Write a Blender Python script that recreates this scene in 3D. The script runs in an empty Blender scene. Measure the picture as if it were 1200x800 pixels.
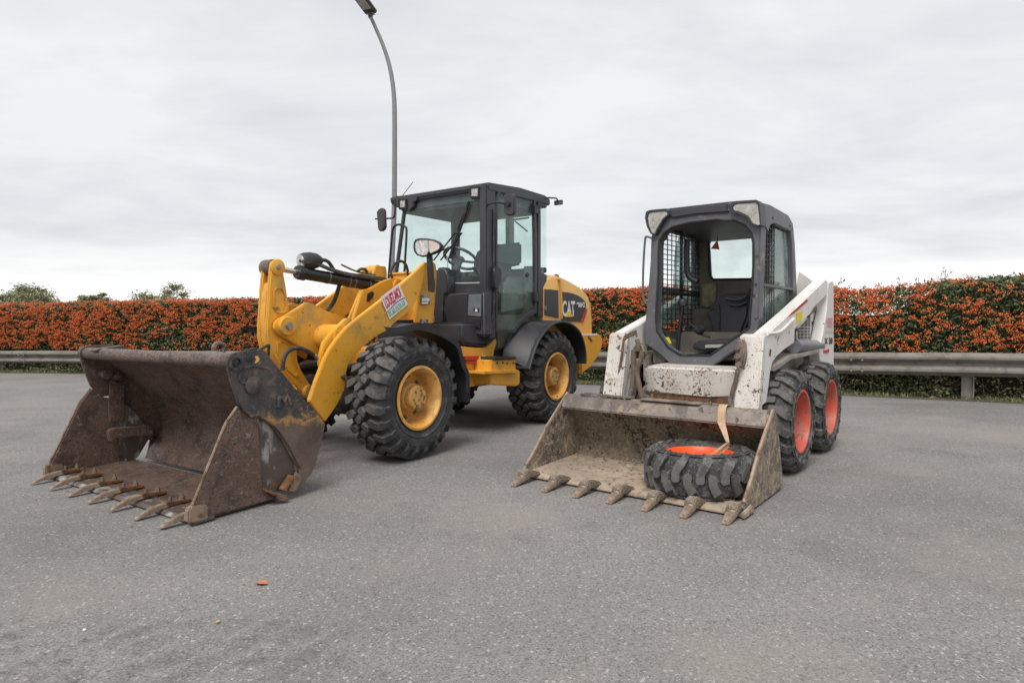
import bpy, bmesh, math, random
import numpy as np
from mathutils import Vector, Matrix, noise as mn
random.seed(7); rng = np.random.default_rng(7)
SC = bpy.context.scene; COL = SC.collection

# ------------------------------------------------------------------ camera
F, HC, PITCH, ROLL = 748.0, 1.1362, math.atan((400-371.69)/748.0), math.radians(0.3663)
cp, sp, cr, sr = math.cos(PITCH), math.sin(PITCH), math.cos(ROLL), math.sin(ROLL)
R0, U0, D0 = Vector((1,0,0)), Vector((0,sp,cp)), Vector((0,cp,-sp))
RX, UX = R0*cr-U0*sr, R0*sr+U0*cr
CAMP = Vector((0,0,HC))
cd = bpy.data.cameras.new('camera'); cam = bpy.data.objects.new('camera', cd); COL.objects.link(cam)
cd.lens = F/1200*36; cd.sensor_width = 36; cd.clip_end = 2000; cd.clip_start = .05
m = Matrix((RX, UX, -D0)).transposed().to_4x4(); m.translation = CAMP
cam.matrix_world = m; SC.camera = cam

# ------------------------------------------------------------------ sky, sun, exposure
SUN_EL, SUN_AZ = math.radians(58), math.radians(200)     # azimuth clockwise from +Y
w = bpy.data.worlds.new('World'); SC.world = w; w.use_nodes = True
nt = w.node_tree; N = nt.nodes; N.clear()
def nd(nt, t, **k):
    n = nt.nodes.new(t)
    for a, b in k.items():
        if a in n.inputs.keys(): n.inputs[a].default_value = b
        else: setattr(n, a, b)
    return n
lk = nt.links.new
out = nd(nt,'ShaderNodeOutputWorld'); sky = nd(nt,'ShaderNodeTexSky', sky_type='NISHITA', sun_disc=False)
sky.sun_elevation = SUN_EL; sky.sun_rotation = SUN_AZ
bg1 = nd(nt,'ShaderNodeBackground', Strength=.1); lk(sky.outputs[0], bg1.inputs[0])
tc = nd(nt,'ShaderNodeTexCoord'); sep = nd(nt,'ShaderNodeSeparateXYZ'); lk(tc.outputs['Generated'], sep.inputs[0])
zc = nd(nt,'ShaderNodeMath', operation='MAXIMUM'); lk(sep.outputs[2], zc.inputs[0]); zc.inputs[1].default_value = 0
za = nd(nt,'ShaderNodeMath', operation='ADD'); lk(zc.outputs[0], za.inputs[0]); za.inputs[1].default_value = .12
dx = nd(nt,'ShaderNodeMath', operation='DIVIDE'); lk(sep.outputs[0], dx.inputs[0]); lk(za.outputs[0], dx.inputs[1])
dy = nd(nt,'ShaderNodeMath', operation='DIVIDE'); lk(sep.outputs[1], dy.inputs[0]); lk(za.outputs[0], dy.inputs[1])
cmb = nd(nt,'ShaderNodeCombineXYZ'); lk(dx.outputs[0], cmb.inputs[0]); lk(dy.outputs[0], cmb.inputs[1])
mp = nd(nt,'ShaderNodeMapping'); lk(cmb.outputs[0], mp.inputs[0]); mp.inputs['Scale'].default_value = (.75,1.05,1); mp.inputs['Rotation'].default_value = (0,0,.5)
n1 = nd(nt,'ShaderNodeTexNoise', Scale=1.15, Detail=8, Roughness=.56, Distortion=.25); lk(mp.outputs[0], n1.inputs[0])
cr1 = nd(nt,'ShaderNodeValToRGB'); lk(n1.outputs[0], cr1.inputs[0])
e = cr1.color_ramp; e.elements[0].position = .3; e.elements[0].color = (.385,.389,.402,1); e.elements[1].position = .60; e.elements[1].color = (.492,.493,.495,1)
# brighter clear band low over the horizon, seen under the cloud deck
hz = nd(nt,'ShaderNodeMapRange'); lk(sep.outputs[2], hz.inputs[0]); hz.inputs[1].default_value = .03; hz.inputs[2].default_value = .12; hz.inputs[3].default_value = 1; hz.inputs[4].default_value = 0
hz.interpolation_type = 'SMOOTHSTEP'
n2 = nd(nt,'ShaderNodeTexNoise', Scale=.9, Detail=5, Roughness=.55); lk(mp.outputs[0], n2.inputs[0])
hm = nd(nt,'ShaderNodeMapRange'); lk(n2.outputs[0], hm.inputs[0]); hm.inputs[1].default_value = .3; hm.inputs[2].default_value = .6; hm.inputs[3].default_value = .35; hm.inputs[4].default_value = 1
hmul = nd(nt,'ShaderNodeMath', operation='MULTIPLY'); lk(hz.outputs[0], hmul.inputs[0]); lk(hm.outputs[0], hmul.inputs[1])
bd = nd(nt,'ShaderNodeMapRange'); lk(sep.outputs[2], bd.inputs[0]); bd.inputs[1].default_value = .10; bd.inputs[2].default_value = .38; bd.inputs[3].default_value = .95; bd.inputs[4].default_value = 1.0; bd.interpolation_type = 'SMOOTHSTEP'
vsc = nd(nt,'ShaderNodeVectorMath', operation='SCALE'); lk(cr1.outputs[0], vsc.inputs[0]); lk(bd.outputs[0], vsc.inputs['Scale'])
mx = nd(nt,'ShaderNodeMix', data_type='RGBA'); lk(hmul.outputs[0], mx.inputs[0]); lk(vsc.outputs[0], mx.inputs[6]); mx.inputs[7].default_value = (.60,.60,.592,1)
bg2 = nd(nt,'ShaderNodeBackground', Strength=1.0); lk(mx.outputs[2], bg2.inputs[0])
ms = nd(nt,'ShaderNodeMixShader', Fac=.93); lk(bg1.outputs[0], ms.inputs[1]); lk(bg2.outputs[0], ms.inputs[2]); lk(ms.outputs[0], out.inputs[0])
sl = bpy.data.lights.new('sun','SUN'); so = bpy.data.objects.new('sun', sl); COL.objects.link(so)
sl.energy = 1.5; SC.cycles.transparent_max_bounces = 32; sl.angle = math.radians(30); sl.color = (1,.97,.93)
sdir = Vector((math.sin(SUN_AZ)*math.cos(SUN_EL), math.cos(SUN_AZ)*math.cos(SUN_EL), math.sin(SUN_EL)))
so.rotation_euler = sdir.to_track_quat('Z','Y').to_euler()
SC.view_settings.view_transform = 'Standard'; SC.view_settings.look = 'None'; SC.view_settings.exposure = .92; SC.view_settings.gamma = 1

# ------------------------------------------------------------------ machine frames and measuring helpers
FR = {'L': (Vector((-1.4568,5.5893,0)), math.radians(34.21)), 'B': (Vector((1.5056,5.0603,0)), math.radians(38.5)), 'G': (Vector((0,0,0)), math.pi)}
def frame(k):
    o, a = FR[k]; return o, Vector((-math.sin(a),-math.cos(a),0)), Vector((math.cos(a),-math.sin(a),0))
def un(k, pl, val, pts):
    """measured outline -> points (forward, left, up) on a real plane of machine k"""
    o, fw, lf = frame(k); n = {'u':fw,'v':lf,'z':Vector((0,0,1))}[pl]; res = []
    for q in pts:
        d = RX*(q[0]-600)+UX*(400-q[1])+D0*F
        t = (val-n.dot(CAMP-o))/n.dot(d); P = CAMP+d*t-o
        res.append(Vector((P.dot(fw), P.dot(lf), P.z)))
    return res
def Z(x0, y0, s, pts): return [(x0+a/s, y0+b/s) for a, b in pts]

# ------------------------------------------------------------------ mesh helpers
def catmull(pts, n=6):
    P = [Vector(p) for p in pts]; P = [P[0]*2-P[1]]+P+[P[-1]*2-P[-2]]; r = []
    for i in range(1, len(P)-2):
        for j in range(n):
            t = j/n; a,b,c,d = P[i-1:i+3]
            r.append(.5*((2*b)+(c-a)*t+(2*a-5*b+4*c-d)*t*t+(3*b-a-3*c+d)*t**3))
    r.append(P[-2]); return r
class G:
    def __init__(s): s.v = []; s.f = []; s.seg = []
    def add(s, vs, fs):
        o = len(s.v); f0 = len(s.f); s.v += [tuple(v) for v in vs]; s.f += [tuple(i+o for i in f) for f in fs]; s.seg.append((o, len(s.v), f0, len(s.f))); return s
    def prism(s, pts, vec):
        n = len(pts); vec = Vector(vec); P = [Vector(p) for p in pts]; Q = [p+vec for p in P]
        return s.add(P+Q, [tuple(range(n)), tuple(range(2*n-1,n-1,-1))]+[(i,i+n,(i+1)%n+n,(i+1)%n) for i in range(n)])
    def ring(s, a, b, vec):
        n = len(a); vec = Vector(vec); A = [Vector(p) for p in a]; B = [Vector(p) for p in b]
        A2 = [p+vec for p in A]; B2 = [p+vec for p in B]; f = []
        for i in range(n):
            j = (i+1)%n
            f += [(i,j,n+j,n+i),(2*n+j,2*n+i,3*n+i,3*n+j),(j,i,2*n+i,2*n+j),(n+i,n+j,3*n+j,3*n+i)]
        return s.add(A+B+A2+B2, f)
    def box(s, c, d, rot=None):
        c = Vector(c); vs = []
        for x in (-.5,.5):
            for y in (-.5,.5):
                for z in (-.5,.5):
                    p = Vector((x*d[0],y*d[1],z*d[2]))
                    if rot is not None: p = rot @ p
                    vs.append(c+p)
        return s.add(vs, [(0,1,3,2),(4,6,7,5),(0,4,5,1),(2,3,7,6),(0,2,6,4),(1,5,7,3)])
    def bar(s, p0, p1, w, h, up=(0,0,1)):
        p0, p1 = Vector(p0), Vector(p1); d = (p1-p0); L = d.length; x = d/L
        up = Vector(up); y = up.cross(x)
        if y.length < 1e-4: y = Vector((0,1,0)).cross(x)
        y.normalize(); z = x.cross(y)
        return s.box((p0+p1)/2, (L,w,h), Matrix((x,y,z)).transposed())
    def lathe(s, prof, p0, axis, n=24, closed=False):
        p0 = Vector(p0); ax = Vector(axis).normalized(); t = Vector((0,0,1)) if abs(ax.z) < .9 else Vector((1,0,0))
        x = ax.cross(t).normalized(); y = ax.cross(x); m = len(prof); vs = []
        for (a, r) in prof:
            for i in range(n):
                q = 2*math.pi*i/n; vs.append(p0+ax*a+(x*math.cos(q)+y*math.sin(q))*r)
        fs = []
        for k in range(m if closed else m-1):
            k2 = (k+1) % m
            for i in range(n):
                j = (i+1)%n; fs.append((k*n+i,k*n+j,k2*n+j,k2*n+i))
        if not closed:
            fs += [tuple(range(n-1,-1,-1)), tuple(range((m-1)*n, m*n))]
        return s.add(vs, fs)
    def cyl(s, p0, p1, r, r1=None, n=16):
        p0, p1 = Vector(p0), Vector(p1); d = p1-p0
        return s.lathe([(0,r),(d.length, r if r1 is None else r1)], p0, d, n)
    def tube(s, pts, r, n=8, smooth=0):
        P = catmull(pts, smooth) if smooth else [Vector(p) for p in pts]
        m = len(P); vs = []; up = None
        for i, p in enumerate(P):
            t = ((P[min(i+1,m-1)]-P[max(i-1,0)])).normalized()
            if up is None:
                up = t.orthogonal().normalized()
            else: up = (up-t*up.dot(t)).normalized()
            y = t.cross(up); rr = r[i] if isinstance(r, (list,tuple)) else r
            for k in range(n):
                q = 2*math.pi*k/n; vs.append(p+(up*math.cos(q)+y*math.sin(q))*rr)
        fs = [(i*n+k,i*n+(k+1)%n,(i+1)*n+(k+1)%n,(i+1)*n+k) for i in range(m-1) for k in range(n)]
        fs += [tuple(range(n-1,-1,-1)), tuple(range((m-1)*n,m*n))]
        return s.add(vs, fs)
    def sheet(s, path, vec, t):
        """open profile path swept by vec, with thickness t (normal side)"""
        P = [Vector(p) for p in path]; vec = Vector(vec); off = []
        for i in range(len(P)):
            d = (P[min(i+1,len(P)-1)]-P[max(i-1,0)]).normalized(); off.append(P[i]+vec.normalized().cross(d)*t)
        n = len(P); A = P+off; B = [p+vec for p in A]; f = []
        for i in range(n-1):
            f += [(i,i+1,2*n+i+1,2*n+i),(n+i+1,n+i,3*n+i,3*n+i+1),(i,n+i,n+i+1,i+1),(2*n+i+1,3*n+i+1,3*n+i,2*n+i)]
        f += [(0,2*n,3*n,n),(n-1,2*n-1,4*n-1,3*n-1)]
        return s.add(A+B, f)
    def build(s, name, mat, parent=None, bevel=.004, ang=35, seg=2, shade=True):
        me = bpy.data.meshes.new(name); me.from_pydata(s.v, [], s.f); me.update()
        bm = bmesh.new(); bm.from_mesh(me); bmesh.ops.recalc_face_normals(bm, faces=bm.faces)
        if bevel:
            es = [e for e in bm.edges if len(e.link_faces)==2 and e.calc_face_angle(0) > math.radians(30)]
            if es: bmesh.ops.bevel(bm, geom=es, offset=bevel, segments=seg, affect='EDGES', clamp_overlap=True)
        bm.to_mesh(me); bm.free()
        if shade:
            me.polygons.foreach_set('use_smooth', [True]*len(me.polygons)); me.set_sharp_from_angle(angle=math.radians(ang))
        me.materials.append(mat)
        o = bpy.data.objects.new(name, me); COL.objects.link(o)
        if parent is not None: o.parent = parent
        return o
def builds(g, name, mat, parent=None, **k):
    """every piece added to g becomes an object of its own"""
    r = []
    for (v0, v1, f0, f1) in g.seg:
        q = G(); q.v = g.v[v0:v1]; q.f = [tuple(i-v0 for i in f) for f in g.f[f0:f1]]; r.append(q.build(name, mat, parent, **k))
    return r
def inst(o, parent, mw=None, name=None):
    c = o.copy(); COL.objects.link(c); c.parent = parent
    if mw is not None: c.matrix_local = mw
    return c
def tag(o, label=None, cat=None, group=None, kind=None):
    if label: o['label'] = label
    if cat: o['category'] = cat
    if group: o['group'] = group
    if kind: o['kind'] = kind
    return o
def empty(name, loc, rz=0):
    o = bpy.data.objects.new(name, None); COL.objects.link(o); o.location = loc; o.rotation_euler = (0,0,rz); o.empty_display_size = .1
    return o
def V(*a): return Vector(a)

# ------------------------------------------------------------------ materials
def mat(name, base, rough=.6, metal=0, var=None, chips=None, dirt=None, bump=(60,.15), spec=None, coat=0, island=None, streak=None):
    """base colour + optional variation / chips / dirt, each (colour, scale, threshold, softness)"""
    M = bpy.data.materials.new(name); M.use_nodes = True; nt = M.node_tree; lk = nt.links.new
    b = nt.nodes['Principled BSDF']; b.inputs['Roughness'].default_value = rough; b.inputs['Metallic'].default_value = metal
    if coat: b.inputs['Coat Weight'].default_value = coat; b.inputs['Coat Roughness'].default_value = .2
    tc = nd(nt,'ShaderNodeTexCoord'); cur = None
    rgb = nd(nt,'ShaderNodeRGB'); rgb.outputs[0].default_value = (*base,1); cur = rgb.outputs[0]; rsock = None
    def layer(col, scale, thr, soft, k, stretch=None, mask=False):
        nonlocal cur
        n = nd(nt,'ShaderNodeTexNoise', Scale=scale, Detail=8, Roughness=.62)
        if stretch:
            mp = nd(nt,'ShaderNodeMapping'); lk(tc.outputs['Object'], mp.inputs[0]); mp.inputs['Scale'].default_value = stretch; lk(mp.outputs[0], n.inputs[0])
        else:
            ad = nd(nt,'ShaderNodeVectorMath', operation='ADD'); lk(tc.outputs['Object'], ad.inputs[0]); ad.inputs[1].default_value = (k*3.1,k*7.7,k*1.3); lk(ad.outputs[0], n.inputs[0])
        mr = nd(nt,'ShaderNodeMapRange'); lk(n.outputs[0], mr.inputs[0]); mr.inputs[1].default_value = thr-soft; mr.inputs[2].default_value = thr+soft
        mr.interpolation_type = 'SMOOTHSTEP'
        if mask:      # wear gathers in patches
            n3 = nd(nt,'ShaderNodeTexNoise', Scale=4.5, Detail=3); lk(n.inputs[0].links[0].from_socket, n3.inputs[0])
            m3 = nd(nt,'ShaderNodeMath', operation='MULTIPLY_ADD'); lk(n3.outputs[0], m3.inputs[0]); m3.inputs[1].default_value = .55; m3.inputs[2].default_value = -.275
            a3 = nd(nt,'ShaderNodeMath', operation='ADD'); lk(n.outputs[0], a3.inputs[0]); lk(m3.outputs[0], a3.inputs[1]); lk(a3.outputs[0], mr.inputs[0])
        x = nd(nt,'ShaderNodeMix', data_type='RGBA'); lk(mr.outputs[0], x.inputs[0]); lk(cur, x.inputs[6]); x.inputs[7].default_value = (*col,1); cur = x.outputs[2]
        return mr.outputs[0]
    if island:
        ge = nd(nt,'ShaderNodeNewGeometry'); rp = nd(nt,'ShaderNodeValToRGB'); lk(ge.outputs['Random Per Island'], rp.inputs[0])
        el = rp.color_ramp.elements
        while len(el) < len(island): el.new(.5)
        for i, c in enumerate(island): el[i].position = i/(len(island)-1); el[i].color = (*c,1)
        cur = rp.outputs[0]
    for i, l in enumerate(var or []): layer(*l, k=i+1)
    d = None
    for i, l in enumerate(dirt or []): d = layer(*l, k=i+11)
    for i, l in enumerate(streak or []): layer(l[0], l[1], l[2], l[3], 31, l[4])
    c = None
    for i, l in enumerate(chips or []): c = layer(*l, k=i+21, mask=True)
    lk(cur, b.inputs['Base Color'])
    if d is not None:
        r = nd(nt,'ShaderNodeMapRange'); lk(d, r.inputs[0]); r.inputs[3].default_value = rough; r.inputs[4].default_value = .9; lk(r.outputs[0], b.inputs['Roughness'])
    if bump:
        n = nd(nt,'ShaderNodeTexNoise', Scale=bump[0], Detail=6, Roughness=.6); lk(tc.outputs['Object'], n.inputs[0])
        bp = nd(nt,'ShaderNodeBump', Strength=bump[1], Distance=bump[2] if len(bump) > 2 else .01); lk(n.outputs[0], bp.inputs['Height']); lk(bp.outputs[0], b.inputs['Normal'])
    return M
YEL = (.76,.385,.052)
M_yel = mat('machine_yellow', YEL, .42, var=[((.70,.335,.025),1.7,.52,.2)], dirt=[((.42,.26,.08),2.6,.63,.10),((.5,.31,.1),14,.63,.05),((.22,.13,.05),7,.68,.05)], chips=[((.12,.06,.03),34,.715,.015),((.34,.17,.05),70,.72,.02)], bump=(30,.04))
M_yel2 = mat('rim_yellow', (.72,.35,.05), .5, var=[((.80,.46,.14),4,.5,.2)], dirt=[((.42,.25,.1),9,.56,.12)], chips=[((.16,.08,.04),34,.66,.03)], bump=(40,.08))
M_hub = mat('worn_hub', (.66,.36,.08), .55, var=[((.56,.33,.12),12,.5,.15)], chips=[((.20,.11,.06),30,.6,.06)], bump=(60,.2))
M_hood = mat('hood_yellow', (.76,.42,.10), .35, dirt=[((.58,.38,.16),3,.6,.2)], bump=(20,.02))
M_rub = mat('tyre_rubber', (.030,.031,.034), .72, var=[((.050,.050,.051),7,.55,.15)], dirt=[((.135,.125,.112),11,.62,.14),((.10,.095,.09),45,.64,.08)], bump=(80,.25))
M_rub2 = mat('dusty_tyre_rubber', (.034,.035,.037), .75, var=[((.055,.055,.055),9,.55,.15)], dirt=[((.16,.15,.135),9,.60,.14),((.20,.19,.17),60,.60,.07)], bump=(90,.3))
M_blk = mat('black_plastic', (.022,.022,.025), .5, var=[((.032,.032,.035),5,.5,.2)], dirt=[((.085,.08,.078),3,.66,.14)], bump=(150,.06))
M_frm = mat('cab_frame_grey', (.040,.041,.047), .45, var=[((.05,.05,.056),3,.5,.2)], dirt=[((.12,.115,.11),4,.68,.12)], bump=(100,.03))
M_stl = mat('bucket_steel', (.138,.088,.067), .42, .3, var=[((.188,.125,.098),3.5,.5,.16),((.070,.049,.041),6,.56,.12)], dirt=[((.21,.165,.14),30,.60,.07),((.075,.052,.044),75,.58,.05)], streak=[((.27,.22,.19),11,.635,.035,(1.6,7,2.6))], chips=[((.16,.088,.055),32,.68,.03)], bump=(80,.45))
M_jaw = mat('scuffed_steel', (.10,.08,.07), .45, .3, var=[((.14,.11,.09),3,.5,.15)], streak=[((.36,.35,.34),7,.57,.07,(2.2,1,.8))], chips=[((.20,.10,.05),17,.66,.04)], bump=(45,.35))
M_edge = mat('worn_steel_edge', (.24,.17,.12), .5, .35, var=[((.34,.25,.18),8,.5,.18)], dirt=[((.15,.09,.055),12,.58,.1)], bump=(70,.3))
M_tooth = mat('tooth_steel', (.23,.165,.12), .5, .35, var=[((.40,.31,.23),16,.5,.15)], dirt=[((.17,.09,.05),22,.6,.08)], bump=(90,.3))
M_rust = mat('rusty_bracket', (.17,.075,.03), .75, var=[((.28,.13,.05),20,.5,.15)], dirt=[((.08,.045,.03),14,.55,.12)], bump=(90,.5))
M_side = mat('black_side_plate', (.036,.035,.038), .5, var=[((.075,.062,.055),5,.52,.1)], dirt=[((.14,.10,.075),9,.58,.06),((.11,.09,.08),40,.6,.04)], chips=[((.17,.12,.085),22,.66,.03)], bump=(50,.3))
# side plate: black paint above, a band of yellow showing through, bare brown steel below (a painted boundary)
def side_plate_mat():
    M = M_side.copy(); M.name = 'worn_side_plate'; nt = M.node_tree; lk = nt.links.new; b = nt.nodes['Principled BSDF']
    prev = b.inputs['Base Color'].links[0].from_socket
    tc = nd(nt,'ShaderNodeTexCoord'); sp_ = nd(nt,'ShaderNodeSeparateXYZ'); lk(tc.outputs['Object'], sp_.inputs[0])
    nz = nd(nt,'ShaderNodeTexNoise', Scale=11, Detail=10, Roughness=.8); lk(tc.outputs['Object'], nz.inputs[0])
    a = nd(nt,'ShaderNodeMath', operation='MULTIPLY_ADD'); lk(sp_.outputs[0], a.inputs[0]); a.inputs[1].default_value = -.12; lk(sp_.outputs[2], a.inputs[2])
    c = nd(nt,'ShaderNodeMath', operation='MULTIPLY_ADD'); lk(nz.outputs[0], c.inputs[0]); c.inputs[1].default_value = .42; lk(a.outputs[0], c.inputs[2])
    def band(v, col, s=.012):
        nonlocal prev
        mr = nd(nt,'ShaderNodeMapRange'); lk(c.outputs[0], mr.inputs[0]); mr.inputs[1].default_value = v+s; mr.inputs[2].default_value = v-s
        x = nd(nt,'ShaderNodeMix', data_type='RGBA'); lk(mr.outputs[0], x.inputs[0]); lk(prev, x.inputs[6])
        if isinstance(col, tuple): x.inputs[7].default_value = (*col,1)
        else: lk(col, x.inputs[7])
        prev = x.outputs[2]
    n2 = nd(nt,'ShaderNodeTexNoise', Scale=5, Detail=8, Roughness=.65); lk(tc.outputs['Object'], n2.inputs[0])
    rp = nd(nt,'ShaderNodeValToRGB'); lk(n2.outputs[0], rp.inputs[0]); rp.color_ramp.elements[0].position = .35; rp.color_ramp.elements[0].color = (.075,.05,.042,1); rp.color_ramp.elements[1].position = .7; rp.color_ramp.elements[1].color = (.17,.12,.095,1)
    band(.60, (.115,.085,.065), .02); band(.572, (.40,.22,.065), .012); band(.540, (.15,.095,.06), .02); band(.52, rp.outputs[0], .02)
    lk(prev, b.inputs['Base Color']); return M
M_sideplate = side_plate_mat()
M_mud = mat('muddy_bucket', (.20,.16,.125), .8, var=[((.115,.093,.078),7,.52,.10),((.31,.245,.17),12,.55,.07)], dirt=[((.42,.34,.235),26,.60,.035),((.36,.29,.21),70,.58,.03)], chips=[((.07,.06,.052),26,.61,.03)], bump=(40,.8,.012))
M_mudin = mat('mud_caked_steel', (.17,.135,.10), .9, var=[((.235,.185,.13),12,.5,.09),((.11,.088,.07),6,.56,.08)], dirt=[((.37,.295,.20),42,.58,.03),((.33,.265,.185),90,.58,.03)], chips=[((.045,.038,.033),38,.58,.03)], bump=(45,1.0,.02))
M_mudfl = mat('sandy_bucket_floor', (.30,.235,.18), .85, var=[((.39,.30,.22),3.5,.5,.12),((.22,.175,.14),14,.56,.08)], dirt=[((.19,.15,.12),9,.60,.06),((.38,.30,.22),34,.62,.03)], bump=(50,.5))
M_lip = mat('bucket_lip', (.235,.20,.17), .6, .1, var=[((.14,.115,.10),5,.52,.08),((.30,.25,.215),9,.58,.05)], dirt=[((.31,.25,.185),6,.60,.05),((.12,.09,.075),22,.61,.03)], chips=[((.22,.13,.06),14,.68,.04)], bump=(50,.4))
M_wht = mat('white_paint', (.74,.72,.69), .45, var=[((.64,.61,.57),3,.55,.2)], dirt=[((.42,.36,.30),6,.68,.08)], chips=[((.12,.075,.05),24,.70,.02)], bump=(30,.06))
M_wht2 = mat('chipped_white_paint', (.66,.63,.585), .55, var=[((.53,.48,.42),3,.5,.2)], dirt=[((.40,.31,.23),5,.62,.08),((.36,.26,.18),26,.62,.06)], chips=[((.10,.06,.04),38,.64,.015),((.16,.09,.05),80,.63,.02)], bump=(40,.2))
M_body = mat('dusty_grey_body', (.30,.27,.24), .7, var=[((.20,.175,.15),4,.5,.15)], dirt=[((.40,.35,.28),9,.6,.1)], bump=(50,.3))
M_bob = mat('rops_grey', (.095,.097,.108), .45, var=[((.12,.12,.128),3,.5,.2)], dirt=[((.22,.205,.185),5,.66,.12),((.17,.165,.16),60,.66,.05)], bump=(60,.05))
M_bobm = mat('rops_grey_worn', (.10,.102,.114), .5, var=[((.125,.126,.135),4,.5,.15)], dirt=[((.24,.21,.17),5,.645,.05),((.3,.28,.25),40,.66,.03)], bump=(60,.12))
M_int = mat('cab_interior', (.125,.112,.095), .8, var=[((.17,.15,.12),4,.5,.15)], dirt=[((.20,.17,.12),7,.62,.1)], bump=(60,.2))
M_foam = mat('torn_foam', (.35,.30,.20), .9, var=[((.22,.18,.11),12,.5,.12)], bump=(60,.6))
M_seat = mat('seat_vinyl', (.030,.030,.034), .45, dirt=[((.07,.066,.062),8,.66,.12)], bump=(120,.08))
M_steelrod = mat('chrome_rod', (.62,.58,.52), .22, .9, dirt=[((.30,.24,.17),12,.68,.1)], bump=None)
M_cyl = mat('grey_cylinder', (.24,.25,.27), .5, .2, var=[((.18,.18,.19),7,.5,.15)], dirt=[((.33,.29,.24),9,.62,.1)], bump=(50,.15))
M_cylb = mat('black_cylinder', (.02,.02,.022), .35, dirt=[((.06,.057,.055),9,.64,.1)], bump=(60,.05))
M_hose = mat('rubber_hose', (.028,.027,.027), .6, dirt=[((.11,.09,.07),18,.58,.1)], bump=(150,.2))
M_hoser = mat('dusty_hose', (.12,.095,.075), .8, var=[((.18,.13,.09),14,.5,.15)], bump=(120,.4))
M_pin = mat('greasy_pin', (.24,.19,.155), .5, .35, var=[((.13,.095,.075),12,.5,.12)], chips=[((.36,.29,.22),40,.64,.04)], bump=(60,.15))
M_bolt = mat('bolt_steel', (.38,.37,.36), .4, .7, dirt=[((.15,.13,.11),60,.55,.1)], bump=None)
M_ora = mat('orange_rim', (.66,.095,.055), .5, var=[((.60,.13,.09),6,.5,.2)], dirt=[((.44,.20,.15),7,.55,.12),((.33,.17,.12),22,.60,.06)], chips=[((.22,.10,.07),40,.62,.04)], bump=(40,.08))
M_orab = mat('bright_orange_rim', (.88,.11,.02), .4, dirt=[((.6,.2,.12),9,.66,.1)], bump=(40,.05))
M_belt = mat('webbing_strap', (.55,.38,.25), .85, var=[((.42,.28,.18),14,.5,.15)], bump=(200,.5))
M_red = mat('red_paint', (.45,.03,.02), .5, dirt=[((.3,.1,.06),12,.6,.1)], bump=None)
M_sred = mat('sticker_red', (.62,.035,.07), .45, bump=None)
M_sgrn = mat('sticker_green', (.03,.36,.20), .45, bump=None)
M_sblu = mat('sticker_blue', (.07,.09,.25), .45, bump=None)
M_swht = mat('sticker_white', (.80,.79,.78), .4, dirt=[((.62,.6,.57),7,.62,.1)], bump=None)
M_syel = mat('sticker_yellow', (.78,.60,.03), .45, chips=[((.12,.1,.03),34,.64,.02)], bump=None)
M_sgry = mat('sticker_grey', (.32,.32,.34), .5, chips=[((.04,.04,.04),40,.55,.03)], bump=None)
M_sblk = mat('sticker_black', (.03,.03,.035), .45, bump=None)
M_tri = mat('orange_reflector', (.55,.09,.02), .5, bump=None)
M_galv = mat('galvanised_steel', (.235,.215,.195), .6, .15, var=[((.165,.15,.13),2.5,.5,.18)], dirt=[((.13,.115,.09),6,.6,.12)], streak=[((.12,.105,.08),9,.63,.06,(.8,.8,5))], bump=(60,.15))
M_galvp = mat('dull_post_steel', (.33,.31,.28), .6, .15, var=[((.26,.24,.21),3,.5,.15)], dirt=[((.2,.17,.13),7,.6,.1)], bump=(60,.1))
M_pole = mat('painted_lamp_pole', (.23,.23,.24), .5, .2, dirt=[((.2,.19,.18),4,.62,.1)], bump=None)
M_poled = mat('lamp_head_grey', (.09,.075,.075), .6, bump=None)
def glass(name, col, rough=.02, fac=1.0, refl=1.0):
    M = bpy.data.materials.new(name); M.use_nodes = True; nt = M.node_tree; nt.nodes.clear(); lk = nt.links.new
    o = nd(nt,'ShaderNodeOutputMaterial'); t = nd(nt,'ShaderNodeBsdfTransparent', Color=(*col,1)); g = nd(nt,'ShaderNodeBsdfGlossy', Roughness=rough)
    ge = nd(nt,'ShaderNodeNewGeometry'); io = nd(nt,'ShaderNodeMath', operation='MULTIPLY_ADD'); lk(ge.outputs['Backfacing'], io.inputs[0]); io.inputs[1].default_value = -.8333; io.inputs[2].default_value = 1.5
    fr = nd(nt,'ShaderNodeFresnel'); lk(io.outputs[0], fr.inputs[0]); x = nd(nt,'ShaderNodeMixShader')
    mm = nd(nt,'ShaderNodeMath', operation='MULTIPLY'); lk(fr.outputs[0], mm.inputs[0]); mm.inputs[1].default_value = refl
    # dusty film
    df = nd(nt,'ShaderNodeBsdfDiffuse', Color=(.42,.50,.48,1)); tc = nd(nt,'ShaderNodeTexCoord'); n = nd(nt,'ShaderNodeTexNoise', Scale=5, Detail=7); lk(tc.outputs['Object'], n.inputs[0])
    mr = nd(nt,'ShaderNodeMapRange'); lk(n.outputs[0], mr.inputs[0]); mr.inputs[1].default_value = .4; mr.inputs[2].default_value = .75; mr.inputs[3].default_value = .03*fac; mr.inputs[4].default_value = .16*fac
    y = nd(nt,'ShaderNodeMixShader'); lk(mr.outputs[0], y.inputs[0])
    lk(mm.outputs[0], x.inputs[0]); lk(t.outputs[0], x.inputs[1]); lk(g.outputs[0], x.inputs[2]); lk(x.outputs[0], y.inputs[1]); lk(df.outputs[0], y.inputs[2]); lk(y.outputs[0], o.inputs[0])
    return M
M_gls = glass('cab_glass', (.93,.985,.97), fac=.5, refl=.7); M_glt = glass('dusty_side_glass', (.87,.95,.925), fac=.9, refl=.7); M_glr = glass('rear_glass', (.92,.975,.96), fac=.6, refl=.5)
M_glo = glass('skid_side_glass', (.84,.95,.92), fac=4.0, refl=1.0)
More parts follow.
